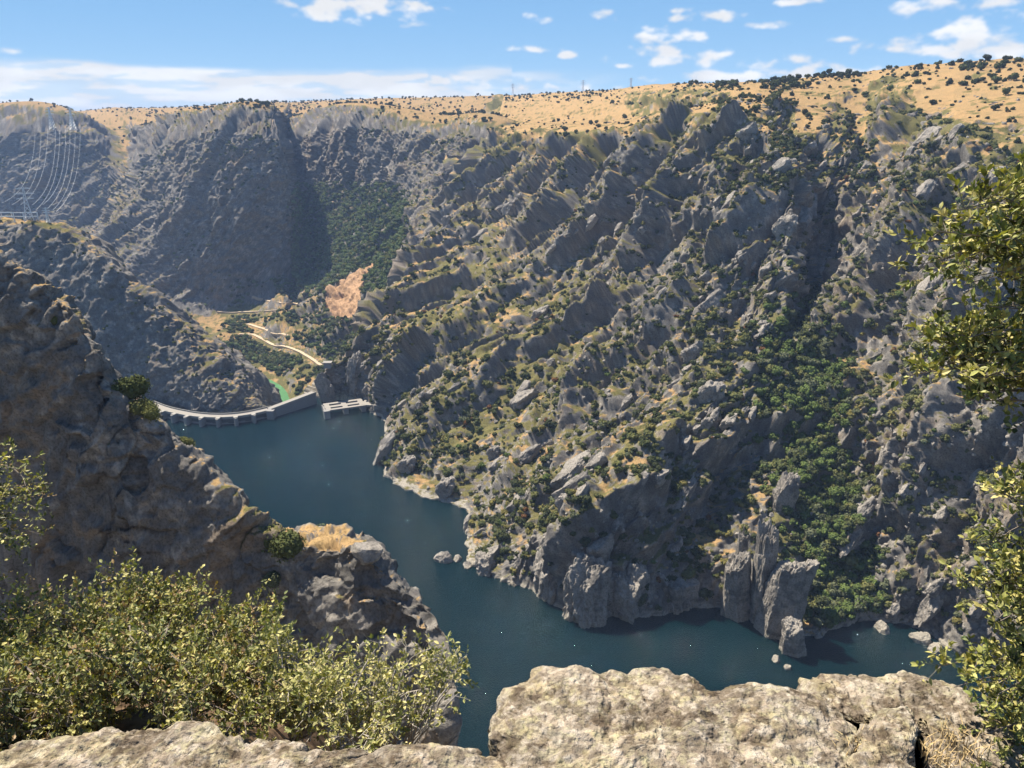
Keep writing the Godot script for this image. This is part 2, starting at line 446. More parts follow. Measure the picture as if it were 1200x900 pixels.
# ---------------------------------------------------------------- sky
func make_sky() -> Texture2D:
	var W := 4096
	var Hh := 2048
	var im := Image.create(W, Hh, false, Image.FORMAT_RGB8)
	var top := Color(0.045, 0.125, 0.33)
	var mid := Color(0.24, 0.50, 0.83)
	var low := Color(0.46, 0.65, 0.80)
	var row_color := PackedColorArray()
	for y in Hh:
		var el := 90.0 - (y + 0.5) / Hh * 180.0
		var c: Color
		if el >= 0.0:
			c = low.lerp(mid, 1.0 - exp(-el / 4.2)).lerp(top, 1.0 - exp(-el / 26.0))
		else:
			c = low
		row_color.append(c)
		im.fill_rect(Rect2i(0, y, W, 1), c.linear_to_srgb())
	var rows := 640                                             # rows from 56 degrees down to the horizon
	var first := Hh / 2 - rows
	var cover := PackedFloat32Array()
	cover.resize(W * (rows + 40))
	var puff := noise(FastNoiseLite.TYPE_SIMPLEX_SMOOTH, 0.021, 5, 71)
	var wisp := noise(FastNoiseLite.TYPE_SIMPLEX_SMOOTH, 0.008, 5, 72)
	var clouds := [[420, 12, 78, 14], [632, 20, 13, 6], [712, 19, 15, 8], [784, 41, 34, 9], [792, 68, 56, 11], [628, 57, 26, 4], [664, 64, 9, 4], [824, 20, 30, 6], [798, 12, 12, 3], [898, 29, 20, 5], [893, 73, 42, 8], [1100, 7, 52, 9], [1172, 27, 42, 11], [1120, 50, 80, 11], [940, 1, 26, 4], [860, 90, 90, 7], [1165, 60, 60, 8], [990, 45, 12, 4], [0, 59, 14, 4], [730, 76, 10, 3], [1175, 12, 10, 2], [940, 82, 60, 6], [560, 96, 60, 7], [640, 103, 70, 5], [540, 92, 14, 4]]
	var list := []
	for c in clouds:
		var p := at_depth(c[0], c[1], 1000.0) - Vector3(0, EYE, 0)
		list.append([rad_to_deg(atan2(p.x, -p.z)), rad_to_deg(atan2(p.y, Vector2(p.x, p.z).length())), c[2] * 0.074, c[3] * 0.078])
	for k in 260:
		var az := rng.randf_range(40.0, 320.0)
		var el := 1.2 + 34.0 * rng.randf() * rng.randf()
		var s := rng.randf_range(0.7, 3.6) * (0.6 + el / 14.0)
		list.append([az, el, s, s * rng.randf_range(0.14, 0.32)])
	for c in list:
		var cx: float = c[0] / 360.0 * W
		var cy: float = (90.0 - c[1]) / 180.0 * Hh
		var hw: float = c[2] / 360.0 * W
		var hh: float = c[3] / 180.0 * Hh
		for y in range(int(cy - hh * 1.5), int(cy + hh * 1.4) + 1):
			var row := y - first
			if row < 0 or row >= rows + 39: continue
			for x in range(int(cx - hw * 1.4), int(cx + hw * 1.4) + 1):
				var dx := (x - cx) / hw
				var dy := (y - cy) / hh
				if dy > 0.0: dy *= 1.35
				var e := 1.0 - dx * dx - dy * dy + puff.get_noise_2d(x * 1.5, y * 3.0) * 1.9 - 0.12
				if e > 0.0:
					var at := row * W + posmod(x, W)
					cover[at] = maxf(cover[at], sstep(0.0, 1.15, e) * 0.97)
	for row in range(rows - 62, rows + 6):                       # the long bank of cloud low over the horizon
		var el := 90.0 - (row + first + 0.5) / Hh * 180.0
		for x in W:
			var az := x * 360.0 / W
			if az > 180.0: az -= 360.0
			var edge := 3.35 + 0.5 * wisp.get_noise_2d(x * 0.5, 90.0)
			var here := 1.0 if az < -6.0 and az > -60.0 else 0.45 + 0.55 * sstep(-0.2, 0.35, wisp.get_noise_2d(x * 0.22, 300.0))
			if az >= -6.0 and az < 34.0: here = 0.62 * sstep(10.0, -6.0, az)
			var e := sstep(edge + 0.25, edge - 0.35, el) * (0.42 + 1.0 * sstep(-0.3, 0.3, wisp.get_noise_2d(x * 1.3, row * 11.0) + 0.5 * puff.get_noise_2d(x * 1.0, row * 7.0))) * here
			var at := row * W + x
			cover[at] = maxf(cover[at], clampf(e, 0.0, 0.93))
	for row in rows + 6:
		var y := row + first
		for x in W:
			var a := cover[row * W + x]
			if a > 0.004:
				var s := 0.86 + 0.14 * sstep(-0.3, 0.4, wisp.get_noise_2d(x * 1.4, row * 5.0))
				im.set_pixel(x, y, row_color[y].lerp(Color(0.80 * s, 0.81 * s, 0.82 * s + 0.01), a).linear_to_srgb())
	return ImageTexture.create_from_image(im)

# ---------------------------------------------------------------- rocks
func ico(level: int) -> Array:                                # [directions, triangles]
	var t := (1.0 + sqrt(5.0)) / 2.0
	var v: Array = [Vector3(-1, t, 0), Vector3(1, t, 0), Vector3(-1, -t, 0), Vector3(1, -t, 0), Vector3(0, -1, t), Vector3(0, 1, t), Vector3(0, -1, -t), Vector3(0, 1, -t), Vector3(t, 0, -1), Vector3(t, 0, 1), Vector3(-t, 0, -1), Vector3(-t, 0, 1)]
	for k in 12: v[k] = v[k].normalized()
	var f: Array = [[0, 11, 5], [0, 5, 1], [0, 1, 7], [0, 7, 10], [0, 10, 11], [1, 5, 9], [5, 11, 4], [11, 10, 2], [10, 7, 6], [7, 1, 8], [3, 9, 4], [3, 4, 2], [3, 2, 6], [3, 6, 8], [3, 8, 9], [4, 9, 5], [2, 4, 11], [6, 2, 10], [8, 6, 7], [9, 8, 1]]
	for l in level:
		var seen := {}
		var g: Array = []
		var half := func(a: int, b: int) -> int:
			var key := Vector2i(mini(a, b), maxi(a, b))
			if not seen.has(key):
				seen[key] = v.size()
				v.append((v[a] + v[b]).normalized())
			return seen[key]
		for q in f:
			var a: int = half.call(q[0], q[1])
			var b: int = half.call(q[1], q[2])
			var c: int = half.call(q[2], q[0])
			g.append_array([[q[0], a, c], [q[1], b, a], [q[2], c, b], [a, b, c]])
		f = g
	return [v, f]

func rock_color(p: Vector3, t := 0.0) -> Color:
	t += n_fine.get_noise_3dv(p * 1.3) * 0.5 + n_patch2.get_noise_3dv(p) * 0.7 + 0.42
	var c := ROCK_A.lerp(ROCK_B, clampf(t * 1.6, 0.0, 1.0))
	return c.lerp(ROCK_C, clampf((t - 0.55) * 3.0, 0.0, 0.85)) if t > 0.55 else c

# a block of jointed granite: the space inside a few random planes, weathered; size is its half extent
func rock_mesh(level: int, seed_: int, size: Vector3, planes := 11, rough := 0.05, squared := 0.0, joints := 0.0, water := -999.0, tower := false) -> ArrayMesh:
	var r := RandomNumberGenerator.new()
	r.seed = seed_
	var cut := []
	for k in planes:
		var n := Vector3(r.randfn(), r.randfn(), r.randfn()).normalized()
		if r.randf() < squared:
			var ax := r.randi() % 3
			n = Vector3(1 if ax == 0 else 0, 1 if ax == 1 else 0, 1 if ax == 2 else 0) * (1.0 if r.randf() < 0.5 else -1.0)
			n = (n + Vector3(r.randfn(), r.randfn(), r.randfn()) * 0.13).normalized()
		cut.append([n, r.randf_range(0.62, 0.95)])
	if tower:                                                   # upright joint faces and a slanting top
		cut = [[Vector3(r.randf_range(-0.35, 0.1), 1.0, r.randf_range(-0.15, 0.3)).normalized(), 0.80], [Vector3(0, -1, 0), 0.95]]
		var turn := r.randf_range(-0.25, 0.25)
		for k in 6:
			var a := deg_to_rad([172.0, 118.0, 62.0, 8.0, 290.0, 235.0][k]) + turn + r.randf_range(-0.15, 0.15)
			cut.append([Vector3(cos(a), r.randf_range(0.02, 0.22), sin(a)).normalized(), r.randf_range(0.56, 0.74)])
	var s := ico(level)
	var P: Array[Vector3] = []
	var off := Vector3(seed_ * 17.3, seed_ * 5.1, 0)
	var fr := 2.2
	for d in s[0]:
		var rad := 1.15
		for c in cut:
			var dot: float = c[0].dot(d)
			if dot > 0.05: rad = minf(rad, c[1] / dot)
		var p: Vector3 = d * rad
		rad *= 1.0 + rough * (n_mid.get_noise_3dv((p * fr + off) * 14.0) * 1.4 + n_mid.get_noise_3dv((p * fr + off) * 60.0) * 0.5)
		p = d * rad * size
		if joints > 0.0:
			var g := Vector3(p.x, p.y * 0.3, p.z) * 1.1 + off
			rad *= 1.0 - joints * (0.13 * exp(-(n_cell.get_noise_3dv(g) + 1.0) * 14.0) + 0.06 * exp(-(n_cell2.get_noise_3dv(g) + 1.0) * 9.0))
		P.append(d * rad * size)
	var st := SurfaceTool.new()
	st.begin(Mesh.PRIMITIVE_TRIANGLES)
	for q in s[1]:
		for k in [0, 2, 1]:
			var p := P[q[k]]
			st.set_color(rock_color(p * 0.8 + off, 0.4) if p.y > water + 0.9 * n_patch2.get_noise_3dv(p + off) else Color(0.36, 0.33, 0.28))
			st.add_vertex(p)
	return st.commit()

# ---------------------------------------------------------------- bushes seen from afar
func bush_mesh(seed_: int, clumps: int, leaf: float, tall: float) -> ArrayMesh:
	var r := RandomNumberGenerator.new()
	r.seed = seed_
	var st := SurfaceTool.new()
	st.begin(Mesh.PRIMITIVE_TRIANGLES)
	var lobes := []
	for k in 6:
		var a := r.randf() * TAU
		var d := r.randf_range(0.15, 0.6) if k else 0.0
		lobes.append([Vector3(cos(a) * d, r.randf_range(0.35, 0.85) * tall if k else 0.62 * tall, sin(a) * d), r.randf_range(0.34, 0.56)])
	var s := ico(1)
	for l in lobes:
		var tint := r.randf_range(0.75, 1.05)
		for q in s[1]:
			for k in [0, 2, 1]:
				var d: Vector3 = s[0][q[k]]
				st.set_color(Color(tint, tint, tint) * 0.8)
				st.add_vertex(l[0] + d * l[1] * 0.86 * Vector3(1, 0.9, 1) * (1.0 + 0.16 * n_mid.get_noise_3dv(d * 60.0 + l[0] * 90.0)))
	for k in clumps:
		var l: Array = lobes[r.randi() % lobes.size()]
		var d := Vector3(r.randfn(), r.randfn() + 0.35, r.randfn()).normalized()
		var p: Vector3 = l[0] + d * l[1] * r.randf_range(0.84, 1.14)
		if p.y < 0.02: continue
		var n := (d + Vector3(r.randfn(), r.randfn(), r.randfn()) * 0.55).normalized()
		var a := n.cross(Vector3(r.randfn(), r.randfn(), r.randfn())).normalized()
		var b := n.cross(a)
		var z := leaf * r.randf_range(0.6, 1.35)
		var tint := r.randf_range(0.7, 1.25)
		var col := Color(tint * r.randf_range(0.92, 1.1), tint, tint * r.randf_range(0.85, 1.05))
		var corner := [p + a * z, p + b * z * 0.8 + n * z * 0.2, p - a * z * 0.9, p - b * z * 0.85 - n * z * 0.15]
		for i in [0, 1, 2, 0, 2, 3]:
			st.set_color(col)
			st.add_vertex(corner[i])
	return st.commit()

const TINTS := [Color(0.056, 0.066, 0.032), Color(0.085, 0.098, 0.042), Color(0.135, 0.14, 0.055), Color(0.105, 0.118, 0.070), Color(0.10, 0.135, 0.045), Color(0.20, 0.18, 0.065), Color(0.18, 0.095, 0.045), Color(0.15, 0.19, 0.085)]
var growth := []                                              # [place, radius, tint, variant, size in the picture, where]

func grow(p: Vector3, radius: float, tint: int, where: String) -> void:
	var q := pixel(p)
	growth.append([p, radius, tint, rng.randi() % 5, radius / p.distance_to(Vector3(0, EYE, 0)), where, q])

func scatter_growth(hill: Dictionary, valley: Dictionary, ridge: Dictionary) -> void:
	var P: PackedVector3Array = hill.P
	var N: PackedVector3Array = hill.N
	var B: PackedVector3Array = hill.base_normal
	var w: int = hill.w
	for t in 66000:
		var k := rng.randi() % P.size()
		var p := P[k]
		var row := k / w
		if p.y < 3.0 or N[k].y < 0.28: continue
		var q := pixel(p)
		if q.x < 350 or q.x > 1260 or q.y > 800: continue
		var a := n_patch.get_noise_3dv(p + Vector3(400, 0, 0))
		var b := n_patch2.get_noise_3dv(p + Vector3(0, 0, 300))
		if B[k].y > 0.955 and p.y > 140.0:                       # the dry grass of the plateau
			var spot := 0.0
			for e in [[660, 112, 75, 7], [830, 103, 40, 6], [925, 99, 34, 6], [985, 90, 30, 5], [1170, 88, 45, 18], [1080, 86, 20, 6], [730, 118, 20, 6], [1120, 72, 30, 5]]:
				if absf(q.x - e[0]) < e[2] and absf(q.y - e[1]) < e[3]: spot = 0.3
			if rng.randf() < 0.03 + spot + 0.18 * sstep(0.15, 0.45, a): grow(p - Vector3(0, 0.3, 0), rng.randf_range(0.9, 2.3) + (1.8 if rng.randf() < 0.14 + spot * 0.6 else 0.0), 0 if rng.randf() < 0.7 else 1, "plateau")
			continue
		var gully := sstep(70.0, 20.0, absf(q.x - (958.0 - 22.0 * sin((q.y - 330.0) * 0.012)))) * sstep(330.0, 420.0, q.y)
		if gully > 0.1 and rng.randf() < gully * 0.95:
			grow(p - Vector3(0, 0.8, 0), 1.2 + 2.8 * pow(rng.randf(), 1.4), 4 if rng.randf() < 0.45 else rng.randi() % 4, "gully")
			continue
		var cover := 0.07 + 0.85 * sstep(-0.02, 0.2, a * 0.7 + b * 0.8) + 0.06 * sstep(150.0, 20.0, p.y)
		if rng.randf() > cover * 0.9: continue
		var r := 0.55 + 2.0 * pow(rng.randf(), 1.6) + (rng.randf_range(0.4, 1.6) if rng.randf() < 0.16 else 0.0)
		var d := rng.randf()
		var tint := 0 if d < 0.25 else 1 if d < 0.48 else 3 if d < 0.60 else 2 if d < 0.86 else 5 if d < 0.95 else 4 if d < 0.988 else 6
		grow(p - N[k] * 0.3 - Vector3(0, 0.35, 0), r, tint, "slope")
	P = valley.P
	N = valley.N
	B = valley.base_normal
	for t in 70000:
		var k := rng.randi() % P.size()
		var p := P[k]
		var q := pixel(p)
		if q.x < -40 or q.x > 640 or p.y < -63.0 or -p.z > 3300.0: continue
		var a := n_patch.get_noise_3dv(p * 0.5 + Vector3(400, 0, 0))
		if B[k].y > 0.95 and p.y > 120.0:
			if rng.randf() < 0.07 + 0.3 * sstep(0.1, 0.4, a): grow(p, rng.randf_range(1.8, 4.2), rng.randi() % 2, "plateau")
			continue
		if Geometry2D.is_point_in_polygon(Vector2(p.x, p.z), quarry): continue
		if on_road(p): continue
		var wood := sstep(335.0, 352.0, q.x) * sstep(492.0, 455.0, q.x) * sstep(200.0, 235.0, q.y) * sstep(352.0, 330.0, q.y)
		var village := sstep(250.0, 280.0, q.x) * sstep(450.0, 420.0, q.x) * sstep(318.0, 332.0, q.y)
		if rng.randf() < maxf(maxf(wood * 0.95, village * 0.5 * sstep(-0.4, 0.2, a + 0.2)), 0.04 + 0.25 * sstep(0.1, 0.4, a)) * (1.0 if wood > 0.3 else sstep(0.45, 0.75, N[k].y)):
			var r := rng.randf_range(2.6, 5.0) if wood > 0.4 else rng.randf_range(1.9, 4.4) if village > 0.4 else rng.randf_range(1.3, 3.2)
			grow(p - Vector3(0, 0.8, 0), r, [7, 4, 2, 7, 3][rng.randi() % 5] if wood > 0.4 else [0, 1, 7, 2, 4, 3][rng.randi() % 6], "valley")
	P = ridge.P
	N = ridge.N
	for t in 1300:
		var k := rng.randi() % P.size()
		var p := P[k]
		if p.y < 8.0 or N[k].y < 0.45: continue
		if rng.randf() < 0.5: grow(p - Vector3(0, 0.4, 0), rng.randf_range(0.7, 1.8), [0, 1, 2, 2][rng.randi() % 4], "ridge")

var quarry := PackedVector2Array()
var road_points := []
func on_road(p: Vector3) -> bool:
	for q in road_points:
		if absf(q.x - p.x) < 7.0 and absf(q.z - p.z) < 9.0: return true
	return false

func plant_growth() -> void:
	var variants := []
	for k in 5: variants.append(bush_mesh(900 + k, 230, 0.13, [0.85, 1.0, 1.25, 0.8, 1.1][k]))
	var tinted := []
	for c in TINTS:
		var m: StandardMaterial3D = M.bush.duplicate()
		m.albedo_color = c.linear_to_srgb()
		tinted.append(m)
	growth.sort_custom(func(a, b): return a[4] > b[4])
	var taken := 0
	var of_gully := 0
	var rest := [[], [], [], [], []]
	var look := ["dark green", "green", "olive green", "grey green", "bright green", "yellowish green", "rusty brown", "fresh green"]
	for g in growth:
		var q: Vector2 = g[6]
		var gully: bool = g[5] == "gully"
		if (of_gully < 150 if gully else taken < 280) and q.x > 430 and q.x < 1090 and q.y > 60 and q.y < 740 and g[5] in ["slope", "gully"]:
			if gully: of_gully += 1
			else: taken += 1
			var o := part("gully_tree" if gully else "hillside_bush", variants[g[3]], tinted[g[2]], self)
			o.position = g[0]
			o.rotation.y = rng.randf() * TAU
			o.scale = Vector3.ONE * float(g[1]) * Vector3(1, rng.randf_range(0.85, 1.2), 1)
			if gully: tag(o, look[g[2]] + " leafy tree growing in the steep gully across the water", "tree", look[g[2]] + " gully trees")
			else: tag(o, look[g[2]] + " %s bush %s across the water" % ["large" if g[1] > 2.6 else "rounded", where_on_slope(g[0])], "bush", look[g[2]] + " bushes of the rocky slope")
		else:
			rest[g[3]].append(g)
	var scrub := Node3D.new()
	scrub.name = "distant_scrub"
	add_child(scrub)
	tag(scrub, "thousands of small far bushes dotting slopes, valley and plateau", "scrub", "", "stuff")
	for k in 5:
		var mm := MultiMesh.new()
		mm.transform_format = MultiMesh.TRANSFORM_3D
		mm.use_colors = true
		mm.mesh = variants[k]
		mm.instance_count = rest[k].size()
		for i in rest[k].size():
			var g: Array = rest[k][i]
			mm.set_instance_transform(i, Transform3D(Basis(Vector3.UP, rng.randf() * TAU).scaled(Vector3.ONE * float(g[1])), g[0]))
			var c: Color = TINTS[g[2]]
			mm.set_instance_color(i, c * rng.randf_range(0.8, 1.2))
		var o := MultiMeshInstance3D.new()
		o.name = "scrub"
		o.multimesh = mm
		o.material_override = M.bush
		o.set_meta("kind", "stuff")
		scrub.add_child(o, true)
	print("growth ", growth.size(), " ", taken)

# ---------------------------------------------------------------- rock outcrops on the slope
func where_on_slope(p: Vector3) -> String:
	return "low down by the shore" if p.y < 30.0 else "on the lower slope" if p.y < 70.0 else "halfway up the slope" if p.y < 115.0 else "high up under the plateau"

func scatter_rocks(hill: Dictionary, ridge: Dictionary) -> void:
	var kinds := []
	for k in 9: kinds.append(rock_mesh(4, 300 + k, [Vector3(10, 4.4, 2.6), Vector3(10, 3.6, 4.0), Vector3(10, 5.0, 5.0), Vector3(9, 6.5, 4.2), Vector3(10, 3.2, 2.4), Vector3(8, 6.5, 6.5), Vector3(10, 4.5, 3.4), Vector3(10, 5.5, 3.0), Vector3(7, 7, 5)][k], 15, 0.10, 0.25, 0.9))
	var small := []
	for k in 3: small.append(rock_mesh(1, 340 + k, Vector3(1, 0.7, 0.8), 8, 0.08))
	var P: PackedVector3Array = hill.P
	var N: PackedVector3Array = hill.N
	var B: PackedVector3Array = hill.base_normal
	var made := 0
	var tries := 0
	while made < 290 and tries < 14000:
		tries += 1
		var k := rng.randi() % P.size()
		var p := P[k]
		var q := pixel(p)
		if p.y < 2.0 or B[k].y > 0.95 or q.x < 400 or q.x > 1180 or q.y > 720: continue
		if n_big.get_noise_3dv(p * 1.7) < -0.12 or N[k].y > 0.96: continue
		if absf(q.x - 955.0) < 40.0 and q.y > 400: continue
		made += 1
		var s := rng.randf_range(3.0, 7.0) + (rng.randf_range(2.0, 9.0) if rng.randf() < 0.28 else 0.0)
		var kind := rng.randi() % 9
		var o := part("rock_outcrop", kinds[kind], M.terrain, self)
		var up := B[k]
		var along := (Vector3(0.58, 0.55, -0.42) + Vector3(rng.randfn(), rng.randfn(), rng.randfn()) * 0.13).normalized()
		along = (along - up * along.dot(up) * 0.7).normalized()
		var side := up.cross(along).normalized()
		o.transform = Transform3D(Basis(along, along.cross(side) * -1.0, side) * Basis(Vector3.RIGHT, rng.randf_range(-0.5, 0.5)), p + up * s * 0.02).scaled_local(Vector3.ONE * s * 0.1)
		var shape: String = ["long narrow slab", "long low slab", "broad hump", "tall block", "thin blade", "rounded block", "tilted slab", "sharp crested rib", "squat block"][kind]
		tag(o, "%s grey granite %s %s across the water" % ["great" if s > 9.0 else "small" if s < 4.5 else "middling", shape, where_on_slope(p)], "rock", "granite outcrops of the slope")
	made = 0
	tries = 0
	while made < 60 and tries < 9000:                            # low outcrops in the grass of the plateau
		tries += 1
		var k := rng.randi() % P.size()
		var p := P[k]
		var q := pixel(p)
		if B[k].y < 0.93 or p.y < 140.0 or q.x < 560 or q.x > 1190 or q.y < 60 or -p.z > 900.0: continue
		if n_patch.get_noise_3dv(p * 1.5) < 0.12: continue
		made += 1
		var s := rng.randf_range(2.0, 5.5)
		var o := part("plateau_outcrop", kinds[rng.randi() % 9], M.terrain, self)
		o.transform = Transform3D(Basis(Vector3.UP, rng.randf_range(-0.6, 0.9)), p - Vector3(0, s * 0.08, 0)).scaled_local(Vector3(1, 0.7, 1) * s * 0.1)
		tag(o, "low grey outcrop in the dry grass of the plateau", "rock", "outcrops of the dry plateau")
	var mm := MultiMesh.new()
	mm.transform_format = MultiMesh.TRANSFORM_3D
	mm.mesh = small[0]
	var places := []
	for t in 9000:
		var k := rng.randi() % P.size()
		if P[k].y < 0.3: continue
		var plateau := B[k].y > 0.95
		if plateau and n_patch.get_noise_3dv(P[k] * 1.5) < 0.22: continue
		places.append(Transform3D(Basis.from_euler(Vector3(rng.randf() * TAU, rng.randf() * TAU, 0)).scaled(Vector3.ONE * (0.4 + 1.5 * pow(rng.randf(), 3.0))), P[k]))
	mm.instance_count = places.size()
	for i in places.size(): mm.set_instance_transform(i, places[i])
	var o := MultiMeshInstance3D.new()
	o.name = "scattered_boulders"
	o.multimesh = mm
	o.material_override = M.terrain
	tag(o, "countless small grey boulders strewn over the far slope", "boulders", "", "stuff")
	add_child(o)

func standing_rocks() -> void:
	# the pinnacles in the water and the bluffs at the foot of the slope: [u, top v, foot v, forward m, half width m, half depth m, tilt, label]
	var list := [
		["rock_pinnacle", 894, 608, 745, 264, 5.4, 5.5, 0.04, "tall grey granite pinnacle with flat pale top rising from the water"],
		["rock_pinnacle", 917, 655, 752, 256, 9.0, 7.0, -0.10, "broad leaning granite block with smooth sloping face beside the tall pinnacle"],
		["rock_pinnacle", 862, 650, 735, 268, 6.6, 6.0, 0.06, "squat brown topped rock tower against the tall pinnacle"],
		["rock_pinnacle", 867, 622, 700, 273, 2.6, 3.0, 0.0, "slim dark rock finger between pinnacle and wooded slope"],
		["rock_pinnacle", 930, 726, 778, 244, 6.0, 5.0, 0.12, "low jagged rock at the foot of the pinnacles"],
		["rock_pinnacle", 945, 655, 690, 263, 3.2, 3.6, -0.25, "wedge shaped boulder perched on the leaning block"],
		["rock_bluff", 648, 640, 715, 284, 12.0, 10.0, 0.05, "rounded pale granite bluff at the head of the point"],
		["rock_bluff", 692, 640, 738, 268, 11.0, 10.0, 0.02, "cracked granite bluff falling straight into the dark water"],
		["rock_bluff", 732, 652, 738, 270, 12.0, 10.0, -0.03, "dark shaded granite bluff beside the narrow channel"],
		["rock_bluff", 785, 662, 728, 277, 13.0, 10.0, 0.0, "wide black shaded bluff under the bushes"],
		["rock_bluff", 575, 645, 680, 304, 8.0, 8.0, 0.1, "low bush topped bluff on the small point"],
		["rock_bluff", 918, 552, 620, 303, 5.0, 6.0, 0.05, "rock rib standing beside the wooded gully"],
		["rock_bluff", 1072, 560, 690, 290, 14.0, 10.0, 0.02, "great dark rock wall right of the wooded gully"],
		["rock_slab", 380, 434, 476, 521, 6.0, 6.0, -0.28, "steep bare rock slab at the end of the dam"],
		["rock_slab", 418, 408, 466, 531, 10.0, 7.0, -0.25, "dark leaning cliff above the water intake"],
	]
	for k in list.size():
		var d: Array = list[k]
		var top := at_depth(d[1], d[2], d[4])
		var foot := at_depth(d[1], d[3], d[4])
		var tall := (top.y - foot.y) * 0.5
		var o := part(d[0], rock_mesh(5, 500 + k, Vector3(d[5], tall * 1.22, d[6]), 15, 0.11, 0.6, 1.0, 2.0 - ((top + foot) * 0.5).y + tall * 0.14, d[0] == "rock_pinnacle"), M.terrain, self)
		o.position = (top + foot) * 0.5 - Vector3(0, tall * 0.14, 0)
		o.rotation = Vector3(0.05, k * 1.3, d[7]) if d[0] != "rock_pinnacle" else Vector3(0.03, 0, d[7])
		if d[0] == "rock_pinnacle": o.scale = Vector3(1.3, 1.0, 1.3)
		tag(o, d[8], "rock")
	var islet := [[519, 652, 4.6, "dark angular islet rock standing off the point"], [536, 652, 3.0, "small rock between the islet and the point"], [547, 660, 2.4, "half sunken rock touching the point"], [923, 780, 1.6, "small pale stone in the water below the pinnacles"], [910, 770, 2.0, "pale stone beside the foot of the pinnacles"], [1035, 735, 4.0, "pale bleached rock at the back of the cove"], [1080, 748, 4.5, "flat pale rock on the shore of the cove"], [1098, 757, 3.5, "flat white stone at the edge of the cove"]]
	for k in islet.size():
		var d: Array = islet[k]
		var o := part("shore_rock", rock_mesh(4, 560 + k, Vector3(d[2], d[2] * 0.8, d[2] * 0.8), 12, 0.1, 0.2, 0.7, 0.9 if k < 3 else 9.0), M.terrain, self)
		o.position = at_height(d[0], d[1] + 3, 0.2)
		o.rotation.y = k
		tag(o, d[3], "rock")

# ---------------------------------------------------------------- dam
func smooth_line(points: Array, steps: int) -> PackedVector3Array:
	var out := PackedVector3Array()
	for k in points.size() - 1:
		var pre: Vector3 = points[k - 1] if k > 0 else points[k] * 2.0 - points[k + 1]
		var post: Vector3 = points[k + 2] if k + 2 < points.size() else points[k + 1] * 2.0 - points[k]
		for i in steps: out.append(points[k].cubic_interpolate(points[k + 1], pre, post, float(i) / steps))
	out.append(points[points.size() - 1])
	return out

# a bar of rectangular section along a level line: from a to b metres to the right of the line, from y0 to y1 above it
func bar_along(line: PackedVector3Array, a: float, b: float, y0: float, y1: float) -> ArrayMesh:
	var st := SurfaceTool.new()
	st.begin(Mesh.PRIMITIVE_TRIANGLES)
	var ring := []
	for k in line.size():
		var d := (line[mini(k + 1, line.size() - 1)] - line[maxi(k - 1, 0)])
		d.y = 0
		var side := d.normalized().cross(Vector3.UP)
		ring.append([line[k] + side * a + Vector3(0, y0, 0), line[k] + side * a + Vector3(0, y1, 0), line[k] + side * b + Vector3(0, y1, 0), line[k] + side * b + Vector3(0, y0, 0)])
	for k in ring.size() - 1:
		for e in 4:
			quad(st, ring[k][e], ring[k + 1][e], ring[k + 1][(e + 1) % 4], ring[k][(e + 1) % 4])
	quad(st, ring[0][0], ring[0][1], ring[0][2], ring[0][3])
	var z: Array = ring[ring.size() - 1]
	quad(st, z[3], z[2], z[1], z[0])
	return st.commit()

func quad(st: SurfaceTool, a: Vector3, b: Vector3, c: Vector3, d: Vector3) -> void:
	for p in [a, b, c, a, c, d]: st.add_vertex(p)

func box(size: Vector3) -> BoxMesh:
	var b := BoxMesh.new()
	b.size = size
	return b

